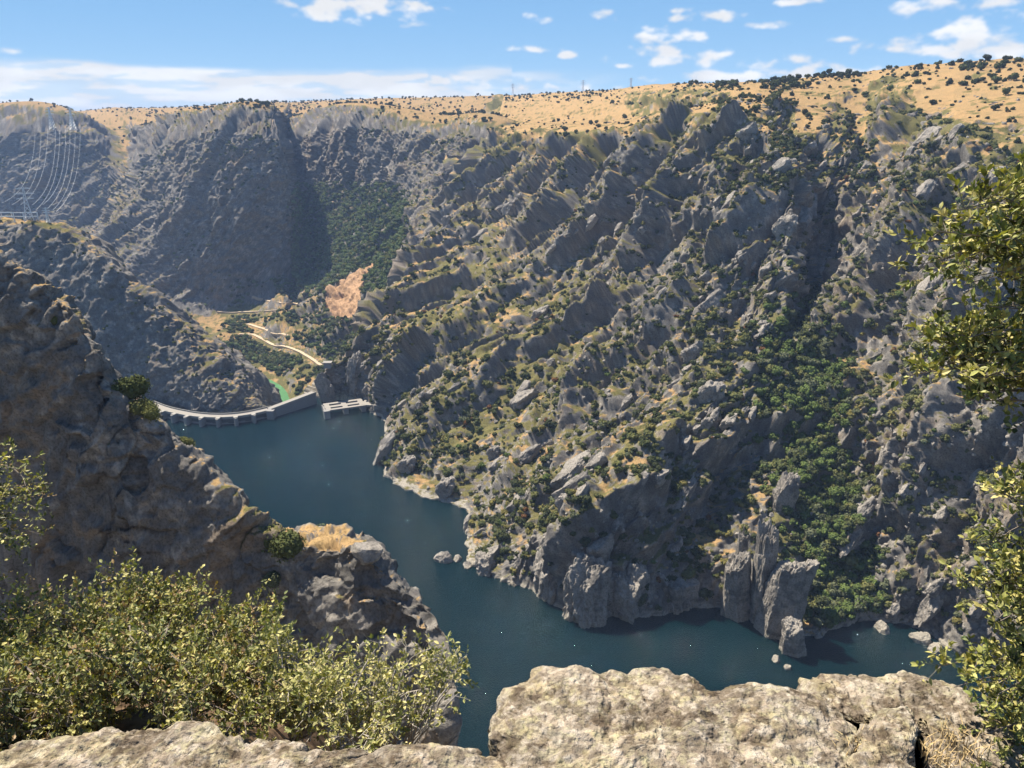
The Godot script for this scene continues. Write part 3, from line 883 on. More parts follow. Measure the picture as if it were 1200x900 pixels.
func build_dam() -> void:
	var px := [[150, 466], [165, 472], [185, 480], [205, 485], [230, 489], [260, 490], [290, 487], [322, 480]]
	var pts := px.map(func(p): return at_height(p[0], p[1], 5.0))
	var line := smooth_line(pts, 6)                             # runs left to right: its right hand side is upstream
	var o := thing("arch_dam", "curved concrete arch dam with a row of spillway piers", "dam")
	part("crest_road", bar_along(line, -7.0, 0.6, -0.7, 0.0), M.road, o)
	part("parapet", bar_along(line, 0.2, 0.6, 0.002, 1.0), M.concrete, o)
	part("parapet", bar_along(line, -7.0, -6.6, 0.002, 1.0), M.concrete, o)
	part("dam_wall", bar_along(line, -6.0, -2.2, -60.0, -0.702), M.dark_concrete, o)
	part("gate_sill", bar_along(line, -2.2, -0.4, -60.0, -3.6), M.dark_concrete, o)
	var lengths := [0.0]
	for k in range(1, line.size()): lengths.append(lengths[k - 1] + line[k].distance_to(line[k - 1]))
	var total: float = lengths[lengths.size() - 1]
	for i in 10:
		var want := total * (0.20 + 0.085 * i)
		var k := 0
		while k < lengths.size() - 2 and lengths[k + 1] < want: k += 1
		var d := (line[k + 1] - line[k]).normalized()
		var p: Vector3 = line[k] + d * (want - lengths[k])
		var pier := part("spillway_pier", pier_mesh(), M.dark_concrete, o)
		pier.transform = Transform3D(Basis(d, Vector3.UP, d.cross(Vector3.UP)), p)
		if i < 9:
			var gate := part("spillway_gate", box(Vector3(total * 0.085 - 2.7, 3.2, 0.4)), M.gate, o)
			gate.transform = Transform3D(Basis(d, Vector3.UP, d.cross(Vector3.UP)), p + d * total * 0.0425 + Vector3(0, -2.6, 0)).translated_local(Vector3(0, 0, -0.9))
		var cap := part("pier_cap", box(Vector3(2.9, 0.5, 3.2)), M.concrete, pier)
		cap.position = Vector3(0, 1.0, 2.2)
	# the straight wing wall that ends at the rock
	var w0 := at_height(318, 482, 5.0)
	var w1 := at_height(370, 463, 7.0)
	w0.y = 6.0
	w1.y = 8.5
	var wing := PackedVector3Array([w0, w0.lerp(w1, 0.5), w1])
	var v := thing("wing_wall", "straight grey concrete wing wall joining the dam to the rock", "wall")
	part("wall_body", bar_along(wing, -5.0, 0.5, -40.0, -0.5), M.dark_concrete, v)
	part("wall_top", bar_along(wing, -5.4, 0.9, -0.498, 0.3), M.road, v)
	part("parapet", bar_along(wing, 0.4, 0.9, 0.302, 1.3), M.concrete, v)
	var turret := part("end_pier", box(Vector3(5, 13, 6)), M.dark_concrete, v)
	turret.position = w0 + Vector3(0, -6.0, 0.5)
	# the intake platform right of the dam
	var a := at_height(384, 481, 5.0)
	var b := at_height(427, 475, 5.0)
	var ax := (b - a).normalized()
	var it := thing("intake_platform", "pale concrete water intake platform on piers with two open slots", "platform", a)
	it.basis = Basis(ax, Vector3.UP, ax.cross(Vector3.UP))
	var length := a.distance_to(b)
	for z in [[-1.4, 2.8], [-7.2, 3.4], [-13.5, 3.0]]:
		var m := part("deck_beam", box(Vector3(length + 2.0, 1.2, z[1])), M.road, it)
		m.position = Vector3(length * 0.5, -0.6, z[0])
	for x in [1.0, 0.5 * length, length - 1.0]:
		for z in [[-4.15, 2.69], [-10.45, 3.1]]:
			var m := part("cross_beam", box(Vector3(3.6, 1.15, z[1])), M.road, it)
			m.position = Vector3(x, -0.6, z[0])
	for x in [-0.2, 0.5 * length, length - 0.5]:
		var m := part("intake_pier", box(Vector3(3.4, 13, 13)), M.dark_concrete, it)
		m.position = Vector3(x, -7.71, -6.6)
	var back := part("back_wall", box(Vector3(length + 4, 16, 1.5)), M.dark_concrete, it)
	back.position = Vector3(length * 0.5, -9.3, -15.2)
	var apron := part("access_apron", box(Vector3(11, 1.3, 15)), M.road, it)
	apron.position = Vector3(length + 6.2, -0.55, -6.0)
	apron.rotation.y = -0.5
	var nose := part("end_nose", box(Vector3(4.2, 7, 4)), M.dark_concrete, it)
	nose.position = Vector3(-1.0, -2.6, 1.9)
	# a concrete block house on the abutment
	var bh := thing("abutment_platform", "small flat topped concrete block on the rock above the dam", "platform", at_depth(384, 428, 521))
	part("block", box(Vector3(5, 4, 4)), M.dark_concrete, bh)
	var slab := part("roof_slab", box(Vector3(6.5, 0.6, 5)), M.road, bh)
	slab.position = Vector3(0, 2.303, 0)

func grass_tuft(at: Vector3, blades: int, tall: float, label: String) -> void:
	var o := thing("dry_grass_tuft", label, "grass tuft", at)
	var st := begin()
	for k in blades:
		var a := Vector3(rng.randfn(), 0, rng.randfn()) * 0.05
		var lean := Vector3(rng.randfn(), 0, rng.randfn()) * 0.35
		var h := tall * rng.randf_range(0.5, 1.2)
		var mid := a + (Vector3.UP + lean * 0.5).normalized() * h * 0.55
		var tip := a + (Vector3.UP + lean * 1.5).normalized() * h
		var side := lean.cross(Vector3.UP).normalized() * 0.0022
		quad(st, a - side, mid - side, mid + side, a + side)
		for p in [mid - side, tip, mid + side]: st.add_vertex(p)
	part("blade", st.commit(), M.grass, o).set_meta("kind", "stuff")

func pier_mesh() -> ArrayMesh:                                # a pier with a rounded nose towards +z
	var st := SurfaceTool.new()
	st.begin(Mesh.PRIMITIVE_TRIANGLES)
	var plan := [Vector2(-1.25, -1.0), Vector2(-1.25, 3.4), Vector2(-0.9, 4.5), Vector2(0, 5.0), Vector2(0.9, 4.5), Vector2(1.25, 3.4), Vector2(1.25, -1.0)]
	for k in plan.size():
		var a: Vector2 = plan[k]
		var b: Vector2 = plan[(k + 1) % plan.size()]
		quad(st, Vector3(a.x, -9, a.y), Vector3(a.x, 0.75, a.y), Vector3(b.x, 0.75, b.y), Vector3(b.x, -9, b.y))
		for p in [Vector3(0, 0.75, 2), Vector3(a.x, 0.75, a.y), Vector3(b.x, 0.75, b.y)]: st.add_vertex(p)
	return st.commit()

# ---------------------------------------------------------------- pylons and wires
func bar(st: SurfaceTool, a: Vector3, b: Vector3, r: float) -> void:
	var d := (b - a).normalized()
	var x := d.cross(Vector3.UP if absf(d.y) < 0.9 else Vector3.RIGHT).normalized() * r
	var y := d.cross(x)
	var c := [x + y, x - y, -x - y, y - x]
	for k in 4: quad(st, a + c[k], b + c[k], b + c[(k + 1) % 4], a + c[(k + 1) % 4])

func begin() -> SurfaceTool:
	var st := SurfaceTool.new()
	st.begin(Mesh.PRIMITIVE_TRIANGLES)
	return st

func pylon(at: Vector3, tall: float, label: String, thick := 0.16, turn := 0.0) -> void:
	var o := thing("lattice_pylon", label, "pylon", at)
	o.rotation.y = turn
	var wide := tall * 0.11
	var corner := func(k: int, t: float) -> Vector3:
		var s := lerpf(wide, wide * 0.16, minf(t * 1.25, 1.0))
		return Vector3(s * (1 if k % 2 else -1), tall * t, s * (1 if k > 1 else -1))
	for k in 4:
		var st := begin()
		for i in 8: bar(st, corner.call(k, i / 8.0), corner.call(k, (i + 1) / 8.0), thick)
		part("leg", st.commit(), M.steel, o)
	var st := begin()
	for i in 8:
		for f in [[0, 1], [1, 3], [3, 2], [2, 0]]:
			bar(st, corner.call(f[0], i / 8.0), corner.call(f[1], (i + 1) / 8.0), thick * 0.6)
			bar(st, corner.call(f[1], i / 8.0), corner.call(f[0], (i + 1) / 8.0), thick * 0.6)
	part("lattice_bracing", st.commit(), M.steel, o).set_meta("kind", "stuff")
	for i in 3:
		var h := tall * (0.70 + 0.13 * i)
		var reach: float = tall * [0.20, 0.24, 0.17][i]
		var s2 := begin()
		bar(s2, Vector3(-reach, h, 0), Vector3(reach, h, 0), thick)
		bar(s2, Vector3(-reach, h, 0), Vector3(0, h + tall * 0.05, 0), thick * 0.7)
		bar(s2, Vector3(reach, h, 0), Vector3(0, h + tall * 0.05, 0), thick * 0.7)
		part("cross_arm", s2.commit(), M.steel, o)

func power_lines() -> void:
	pylon(at_depth(36, 264, 590), 29.0, "grey lattice pylon standing in the switchyard on the ridge", 0.2, 0.5)
	pylon(at_depth(57, 262, 586) , 12.0, "short lattice mast at the end of the switchyard", 0.15, 0.2)
	for k in 5:                                                # the switchyard's portal frames
		var g := thing("switchyard_gantry", "steel portal frame of the switchyard on the ridge", "gantry", at_depth(-18 + k * 14, 263, 588 + (k % 2) * 14), "portal frames of the switchyard")
		for x in [-5.5, 5.5]:
			var st := begin()
			bar(st, Vector3(x, -2, 0), Vector3(x, 9.5, 0), 0.28)
			part("post", st.commit(), M.steel, g)
		for y in [6.2, 9.2]:
			var st := begin()
			bar(st, Vector3(-6, y, 0), Vector3(6, y, 0), 0.24)
			part("beam", st.commit(), M.steel, g)
	var wires := [[41, 157, 2, 238], [48, 158, 14, 240], [56, 151, 24, 240], [65, 152, 38, 240], [70, 152, 42, 246], [77, 152, 50, 240], [82, 150, 56, 244], [88, 152, 62, 246], [94, 153, 66, 248]]
	for k in wires.size():
		var a := at_depth(wires[k][0], wires[k][1], 1480)
		var b := at_depth(wires[k][2], wires[k][3], 590)
		var st := begin()
		var was := a
		for i in range(1, 41):
			var t := i / 40.0
			var p := a.lerp(b, t) - Vector3(0, 46.0 * 4.0 * t * (1.0 - t) * 0.5, 0)
			bar(st, was, p, 0.06)
			was = p
		tag(part("power_line", st.commit(), M.wire, self), "long power cable sagging from the far plateau to the switchyard", "cable", "power cables over the gorge")
	pylon(at_depth(601, 113, 1820), 27.0, "lone far pylon on the skyline above the dry plateau", 0.2)
	pylon(at_depth(683, 109, 1640), 24.0, "far pylon on the skyline left of the low wooded rise", 0.18)
	pylon(at_depth(739, 104, 1450), 18.0, "small far pylon on the skyline beside the wooded rise", 0.16)
	pylon(at_depth(62, 152, 1500), 40.0, "tall far pylon on the plateau rim where the cables end", 0.3)
	pylon(at_depth(86, 152, 1500), 40.0, "second tall far pylon on the plateau rim where cables end", 0.3)

# ---------------------------------------------------------------- valley floor below the dam
func nearest(L: Dictionary, u: float, v: float) -> Vector3:
	if not L.has("px"):
		var a := PackedVector2Array()
		for p in L.P: a.append(pixel(p) if p.z < -1.0 else Vector2(-9999, -9999))
		L.px = a
	var best := 1e9
	var at := 0
	var px: PackedVector2Array = L.px
	for k in px.size():
		var d := absf(px[k].x - u) + absf(px[k].y - v)
		if d < best:
			best = d
			at = k
	return L.P[at]

func plan_valley(valley: Dictionary) -> void:
	for q in [[380, 327], [442, 329], [439, 343], [426, 358], [422, 386], [394, 387], [401, 368], [380, 354]]:
		var p := at_depth(q[0], q[1], remap(q[1], 325, 387, 955, 825))
		quarry.append(Vector2(p.x, p.z))
	var roads := [
		[[297, 347], [308, 351], [320, 354], [336, 355], [352, 357]], [[255, 366], [275, 366], [304, 365], [329, 363.5]],
		[[290, 380], [313, 387], [327, 391], [340, 393]], [[280, 392], [297, 392], [320, 405], [338, 407], [356, 415], [370, 424], [379, 431]]]
	var labels := ["upper dirt track winding through the trees below the far cliff", "level dirt track under the foot of the far cliff", "middle dirt track between the terraces of the valley", "pale dirt road leading down to the dam"]
	for k in roads.size():
		var pts := []
		for i in roads[k].size() - 1:
			var n := 7
			for t in n:
				pts.append(nearest(valley, lerpf(roads[k][i][0], roads[k][i + 1][0], t / float(n)), lerpf(roads[k][i][1], roads[k][i + 1][1], t / float(n))))
		for pass_ in 2:
			for i in range(1, pts.size() - 1): pts[i] = (pts[i - 1] + pts[i] * 2.0 + pts[i + 1]) * 0.25
		var line := PackedVector3Array()
		for p in pts:
			if line.size() == 0 or Vector2(p.x - line[line.size() - 1].x, p.z - line[line.size() - 1].z).length() > 3.0: line.append(p)
		road_points.append_array(Array(line))
		if line.size() > 2:
			var o := part("dirt_road", bar_along(line, -2.0, 2.0, -2.5, 0.9), M.earth_road, self)
			tag(o, labels[k], "", "", "structure")

# ---------------------------------------------------------------- the viewpoint: ledge, rocks, shrubs
func lichen_texture() -> ImageTexture:                        # granite with grains, dark crust and pale lichen
	var S := 1024
	var im := Image.create(S, S, false, Image.FORMAT_RGB8)
	var big := noise(FastNoiseLite.TYPE_SIMPLEX_SMOOTH, 0.006, 5, 41).get_seamless_image(S, S, false, false, 0.12)
	var dark_n := noise(FastNoiseLite.TYPE_SIMPLEX, 0.011, 7, 42)
	dark_n.fractal_gain = 0.64
	var pale_n := noise(FastNoiseLite.TYPE_SIMPLEX, 0.016, 7, 43)
	pale_n.fractal_gain = 0.62
	var dark := dark_n.get_seamless_image(S, S, false, false, 0.12)
	var pale := pale_n.get_seamless_image(S, S, false, false, 0.12)
	var grain := noise(FastNoiseLite.TYPE_SIMPLEX, 0.28, 2, 44).get_seamless_image(S, S, false, false, 0.12)
	var bd := big.get_data()
	var dd := dark.get_data()
	var pd := pale.get_data()
	var gd := grain.get_data()
	var out := PackedByteArray()
	out.resize(S * S * 3)
	var stone := Color(0.31, 0.265, 0.215)
	var stone2 := Color(0.23, 0.205, 0.175)
	var crust := Color(0.115, 0.095, 0.075)
	var lich := Color(0.33, 0.31, 0.215)
	var white := Color(0.40, 0.37, 0.32)
	for k in S * S:
		var b := bd[k] / 255.0
		var d := dd[k] / 255.0 + (gd[k] - 128) / 900.0
		var p := pd[k] / 255.0 + (gd[k] - 128) / 1300.0
		var g := gd[k] / 255.0
		var c := stone.lerp(stone2, sstep(0.35, 0.65, b))
		c = c.lerp(white, sstep(0.55, 0.62, p) * 0.75)
		c = c.lerp(lich, sstep(0.60, 0.64, 1.0 - p + (b - 0.5) * 0.4) * 0.8)
		c = c.lerp(crust, sstep(0.53, 0.565, d) * 0.8)
		c = c * (0.6 + 0.75 * g)
		c = c.linear_to_srgb()
		out[k * 3] = int(clampf(c.r, 0, 1) * 255.0)
		out[k * 3 + 1] = int(clampf(c.g, 0, 1) * 255.0)
		out[k * 3 + 2] = int(clampf(c.b, 0, 1) * 255.0)
	return ImageTexture.create_from_image(Image.create_from_data(S, S, false, Image.FORMAT_RGB8, out))

func make_near_materials() -> void:
	var m := StandardMaterial3D.new()
	m.albedo_texture = lichen_texture()
	m.vertex_color_use_as_albedo = true
	m.uv1_triplanar = true
	m.uv1_world_triplanar = true
	m.uv1_scale = Vector3.ONE / 1.7
	m.roughness = 0.95
	m.specular_mode = BaseMaterial3D.SPECULAR_DISABLED
	m.heightmap_enabled = true
	m.heightmap_texture = noise_tex(noise(FastNoiseLite.TYPE_SIMPLEX, 0.03, 6, 45), [], 1024)
	m.heightmap_scale = 2.0
	M.lichen_rock = m
	var l := StandardMaterial3D.new()
	l.vertex_color_use_as_albedo = true
	l.roughness = 0.55
	l.metallic_specular = 0.4
	l.backlight_enabled = true
	l.backlight = Color(0.62, 0.64, 0.26)
	M.leaf = l
	M.bark = solid(lin(0.16, 0.135, 0.11), 0.95)
	M.pale_bark = solid(lin(0.34, 0.31, 0.27), 0.95)
	var s := StandardMaterial3D.new()
	s.vertex_color_use_as_albedo = true
	s.roughness = 1.0
	s.specular_mode = BaseMaterial3D.SPECULAR_DISABLED
	s.albedo_texture = M.terrain.albedo_texture
	s.uv1_triplanar = true
	s.uv1_world_triplanar = true
	s.uv1_scale = Vector3.ONE / 1.1
	M.litter = s
	M.grass = solid(lin(0.42, 0.31, 0.15), 0.9)

# a boulder with a broad top: rings from its middle to its outline, then over the rim and down
func boulder(called: String, outline: Array, level: float, dome: float, deep: float, seed_: int, label: String, tilt := Vector2.ZERO) -> MeshInstance3D:
	var rim := outline.map(func(q): return at_height(q[0], q[1], level))
	rim.append(rim[0])
	var dense := PackedVector3Array()
	for k in rim.size() - 1:
		var pre: Vector3 = rim[k - 1] if k > 0 else rim[rim.size() - 2]
		var post: Vector3 = rim[k + 2] if k + 2 < rim.size() else rim[1]
		var n := maxi(2, int(rim[k].distance_to(rim[k + 1]) / 0.014))
		for i in n: dense.append(rim[k].cubic_interpolate(rim[k + 1], pre, post, float(i) / n))
	var mid := Vector3.ZERO
	for p in dense: mid += p
	mid /= dense.size()
	var w := dense.size() + 1
	var tops := 84
	var downs := 40
	var h := tops + downs
	var P := PackedVector3Array()
	P.resize(w * h)
	var n1 := noise(FastNoiseLite.TYPE_SIMPLEX, 1.5, 4, seed_)
	var n2 := noise(FastNoiseLite.TYPE_SIMPLEX, 7.0, 4, seed_ + 1)
	var n3 := noise(FastNoiseLite.TYPE_CELLULAR, 3.2, 1, seed_ + 2)
	n3.cellular_return_type = FastNoiseLite.RETURN_DISTANCE2_SUB
	for i in w:
		var e := dense[i % dense.size()]
		var out := (e - mid)
		out.y = 0
		var dir := out.normalized()
		e += dir * (n1.get_noise_3dv(e * 1.4) * 0.10 + n2.get_noise_3dv(e) * 0.035)
		for j in h:
			var p: Vector3
			if j < tops:
				var t := pow(float(j) / tops, 0.8)
				p = mid.lerp(e, t)
				p.y = level + dome * (1.0 - t * t) - 0.05 * pow(t, 14.0)
			else:
				var t := float(j - tops) / (downs - 1)
				p = e + dir * (0.04 * sin(minf(t * 6.0, PI * 0.5)) - t * 0.25)
				p.y = level - 0.05 - deep * pow(t, 1.5)
			p.y += tilt.x * (p.x - mid.x) - tilt.y * (p.z - mid.z)
			P[j * w + i] = p
	var N := grid_normals(P, w, h)
	for j in h:
		for i in w:
			var k := j * w + i
			var p := P[k]
			var n := -N[k] if N[k].y < 0.0 and j < tops else N[k]
			if j >= tops and n.dot(p - mid) < 0.0: n = -n
			P[k] = p + n * (n1.get_noise_3dv(p) * 0.026 + n2.get_noise_3dv(p) * 0.017 + n2.get_noise_3dv(p * 3.1) * 0.010 + (minf(n3.get_noise_3dv(p * 0.6), -0.88) + 0.88) * 0.14)
	for j in h: P[j * w + w - 1] = P[j * w]
	# grid order runs outwards; flip so that faces look out
	N = grid_normals(P, w, h)
	var C := PackedColorArray()
	C.resize(P.size())
	for k in P.size():
		if N[k].y < 0.0 and k / w < tops: N[k] = -N[k]
		elif k / w >= tops and N[k].dot(P[k] - mid) < 0.0: N[k] = -N[k]
		var v := 0.86 + 0.4 * n1.get_noise_3dv(P[k] * 2.3 + Vector3(9, 3, 1))
		var c := Color(v * 1.03, v, v * 0.97)
		var q := P[k] + Vector3(n2.get_noise_3dv(P[k]), n2.get_noise_3dv(P[k] + Vector3(7, 0, 0)), 0) * 0.12
		var crust := n1.get_noise_3dv(q * 1.7 + Vector3(30, 0, 4)) + 0.35 * n2.get_noise_3dv(P[k] * 2.0)
		if crust > 0.13: c = c.lerp(Color(0.40, 0.36, 0.32), clampf((crust - 0.13) * 9.0, 0.0, 0.85))
		var yellow := n1.get_noise_3dv(q * 1.9 + Vector3(-20, 5, 14)) + 0.3 * n2.get_noise_3dv(P[k] * 2.0)
		if yellow > 0.2: c = c.lerp(Color(1.10, 1.06, 0.88), clampf((yellow - 0.2) * 8.0, 0.0, 0.7))
		C[k] = c
	var o := part(called, grid_mesh(P, N, C, w, h), M.lichen_rock, self)
	tag(o, label, "rock")
	return o

func tube(st: SurfaceTool, line: PackedVector3Array, r0: float, r1: float, sides := 4) -> void:
	var rings := []
	for k in line.size():
		var d := (line[mini(k + 1, line.size() - 1)] - line[maxi(k - 1, 0)]).normalized()
		var x := d.cross(Vector3(0.3, 0.9, 0.2)).normalized()
		var y := d.cross(x)
		var r := lerpf(r0, r1, k / float(line.size() - 1))
		var ring := []
		for i in sides: ring.append(line[k] + (x * cos(TAU * i / sides) + y * sin(TAU * i / sides)) * r)
		rings.append(ring)
	for k in rings.size() - 1:
		for i in sides: quad(st, rings[k][i], rings[k + 1][i], rings[k + 1][(i + 1) % sides], rings[k][(i + 1) % sides])

func leaf_mesh() -> ArrayMesh:                                # a small stiff oval leaf, folded along its rib; its length is 1 along +y
	var st := begin()
	var l := [Vector3(0, 0, 0), Vector3(0.23, 0.28, 0.07), Vector3(0.25, 0.6, 0.08), Vector3(0, 1.0, -0.04), Vector3(-0.25, 0.6, 0.08), Vector3(-0.23, 0.28, 0.07), Vector3(0, 0.5, 0.0)]
	for k in 6:
		for i in [6, k, (k + 1) % 6]: st.add_vertex(l[i])
	return st.commit()

# a shrub: stems from its foot to points through the given lobes [centre, radii], twigs on the stems, leaves on the twigs
func shrub(called: String, label: String, category: String, foot: Vector3, lobes: Array, stems: int, twigs: int, leaves: int, leaf_len: float, tints: Array, seed_: int, stem_r := 0.012, bare := 0.0, bark: Material = null, trunk_top := Vector3.ZERO) -> Node3D:
	var r := RandomNumberGenerator.new()
	r.seed = seed_
	var o := thing(called, label, category, foot)
	var wood := begin()
	var thin := begin()
	var X: Array[Transform3D] = []
	var C: Array[Color] = []
	for s in stems:
		var lobe: Array = lobes[s % lobes.size()]
		var d := Vector3(r.randfn(), r.randfn(), r.randfn()).normalized() * pow(r.randf(), 0.4)
		var tip: Vector3 = lobe[0] + d * lobe[1] - foot
		var start := Vector3(r.randfn(), 0, r.randfn()) * 0.04
		if trunk_top != Vector3.ZERO:
			var rise: float = (lobe[0].y - 0.3 - foot.y) / (trunk_top.y - foot.y)
			start = (trunk_top - foot) * clampf(rise, 0.0, 1.0)
		var bend := Vector3(r.randfn(), absf(r.randfn()) + 0.3, r.randfn()) * tip.length() * (0.10 if trunk_top == Vector3.ZERO else 0.02)
		var line := PackedVector3Array()
		for i in 9:
			var t := i / 8.0
			line.append(start.lerp(tip, t) + bend * 4.0 * t * (1.0 - t) + Vector3(r.randfn(), r.randfn(), r.randfn()) * 0.008)
		tube(wood, line, stem_r * r.randf_range(0.7, 1.2), stem_r * 0.22)
		for k in twigs:
			var t := lerpf(0.38, 1.0, sqrt(r.randf()))
			var at := line[0]
			var q := t * 8.0
			at = line[int(minf(q, 7.0))].lerp(line[int(minf(q, 7.0)) + 1], q - minf(floorf(q), 7.0))
			var out: Vector3 = (at + foot - lobe[0]) / lobe[1]
			var dir: Vector3 = (tip.normalized() * 0.35 + out.normalized() * 0.5 + Vector3(r.randfn(), r.randfn() + 0.45, r.randfn()) * 0.6).normalized()
			var length: float = r.randf_range(0.55, 1.25) * (lobe[1].x + lobe[1].y) * 0.24
			var end := at + dir * length
			var mid := at.lerp(end, 0.5) + Vector3(r.randfn(), r.randfn(), r.randfn()) * length * 0.1
			tube(thin, PackedVector3Array([at, mid, end]), stem_r * 0.2, stem_r * 0.07, 3)
			if r.randf() < bare: continue
			var base_tint: Color = tints[r.randi() % tints.size()]
			for i in leaves:
				var u := pow(r.randf(), 0.65)
				var p := (at.lerp(mid, u * 2.0) if u < 0.5 else mid.lerp(end, u * 2.0 - 1.0))
				var grow_dir := (dir * 0.7 + Vector3(r.randfn(), r.randfn() + 0.25, r.randfn()) * 0.75).normalized()
				var face := (Vector3(r.randfn() * 0.7, 1.0, r.randfn() * 0.7)).normalized()
				var side := grow_dir.cross(face).normalized()
				var z := leaf_len * r.randf_range(0.45, 1.4)
				X.append(Transform3D(Basis(side, grow_dir, side.cross(grow_dir)).scaled(Vector3.ONE * z), p + grow_dir * 0.004))
				C.append((base_tint if r.randf() < 0.75 else tints[r.randi() % tints.size()]) * r.randf_range(0.75, 1.25))
	if trunk_top != Vector3.ZERO:
		var trunk := begin()
		tube(trunk, PackedVector3Array([Vector3(0, -0.3, 0), (trunk_top - foot) * 0.3 + Vector3(0.05, 0, 0.03), (trunk_top - foot) * 0.7 - Vector3(0.03, 0, 0.05), trunk_top - foot]), 0.06, 0.02, 9)
		part("trunk", trunk.commit(), M.bark, o)
	part("stem", wood.commit(), bark if bark else M.bark, o).set_meta("kind", "stuff")
	part("twig", thin.commit(), bark if bark else M.bark, o).set_meta("kind", "stuff")
	var mm := MultiMesh.new()
	mm.transform_format = MultiMesh.TRANSFORM_3D
	mm.use_colors = true
	mm.mesh = M.leaf_shape
	mm.instance_count = X.size()
	for i in X.size():
		mm.set_instance_transform(i, X[i])
		mm.set_instance_color(i, C[i])
	var f := MultiMeshInstance3D.new()
	f.name = "foliage"
	f.multimesh = mm
	f.material_override = M.leaf
	f.set_meta("kind", "stuff")
	o.add_child(f, true)
	return o

func lobe_at(u: float, v: float, f: float, wide: float, tall: float, deep: float) -> Array:   # sizes in pixels of the frame at that depth
	var p := at_depth(u, v, f)
	var k := (f * cp + (EYE - p.y) * sp) / FOCAL
	return [p, Vector3(wide * k, tall * k, deep * k)]

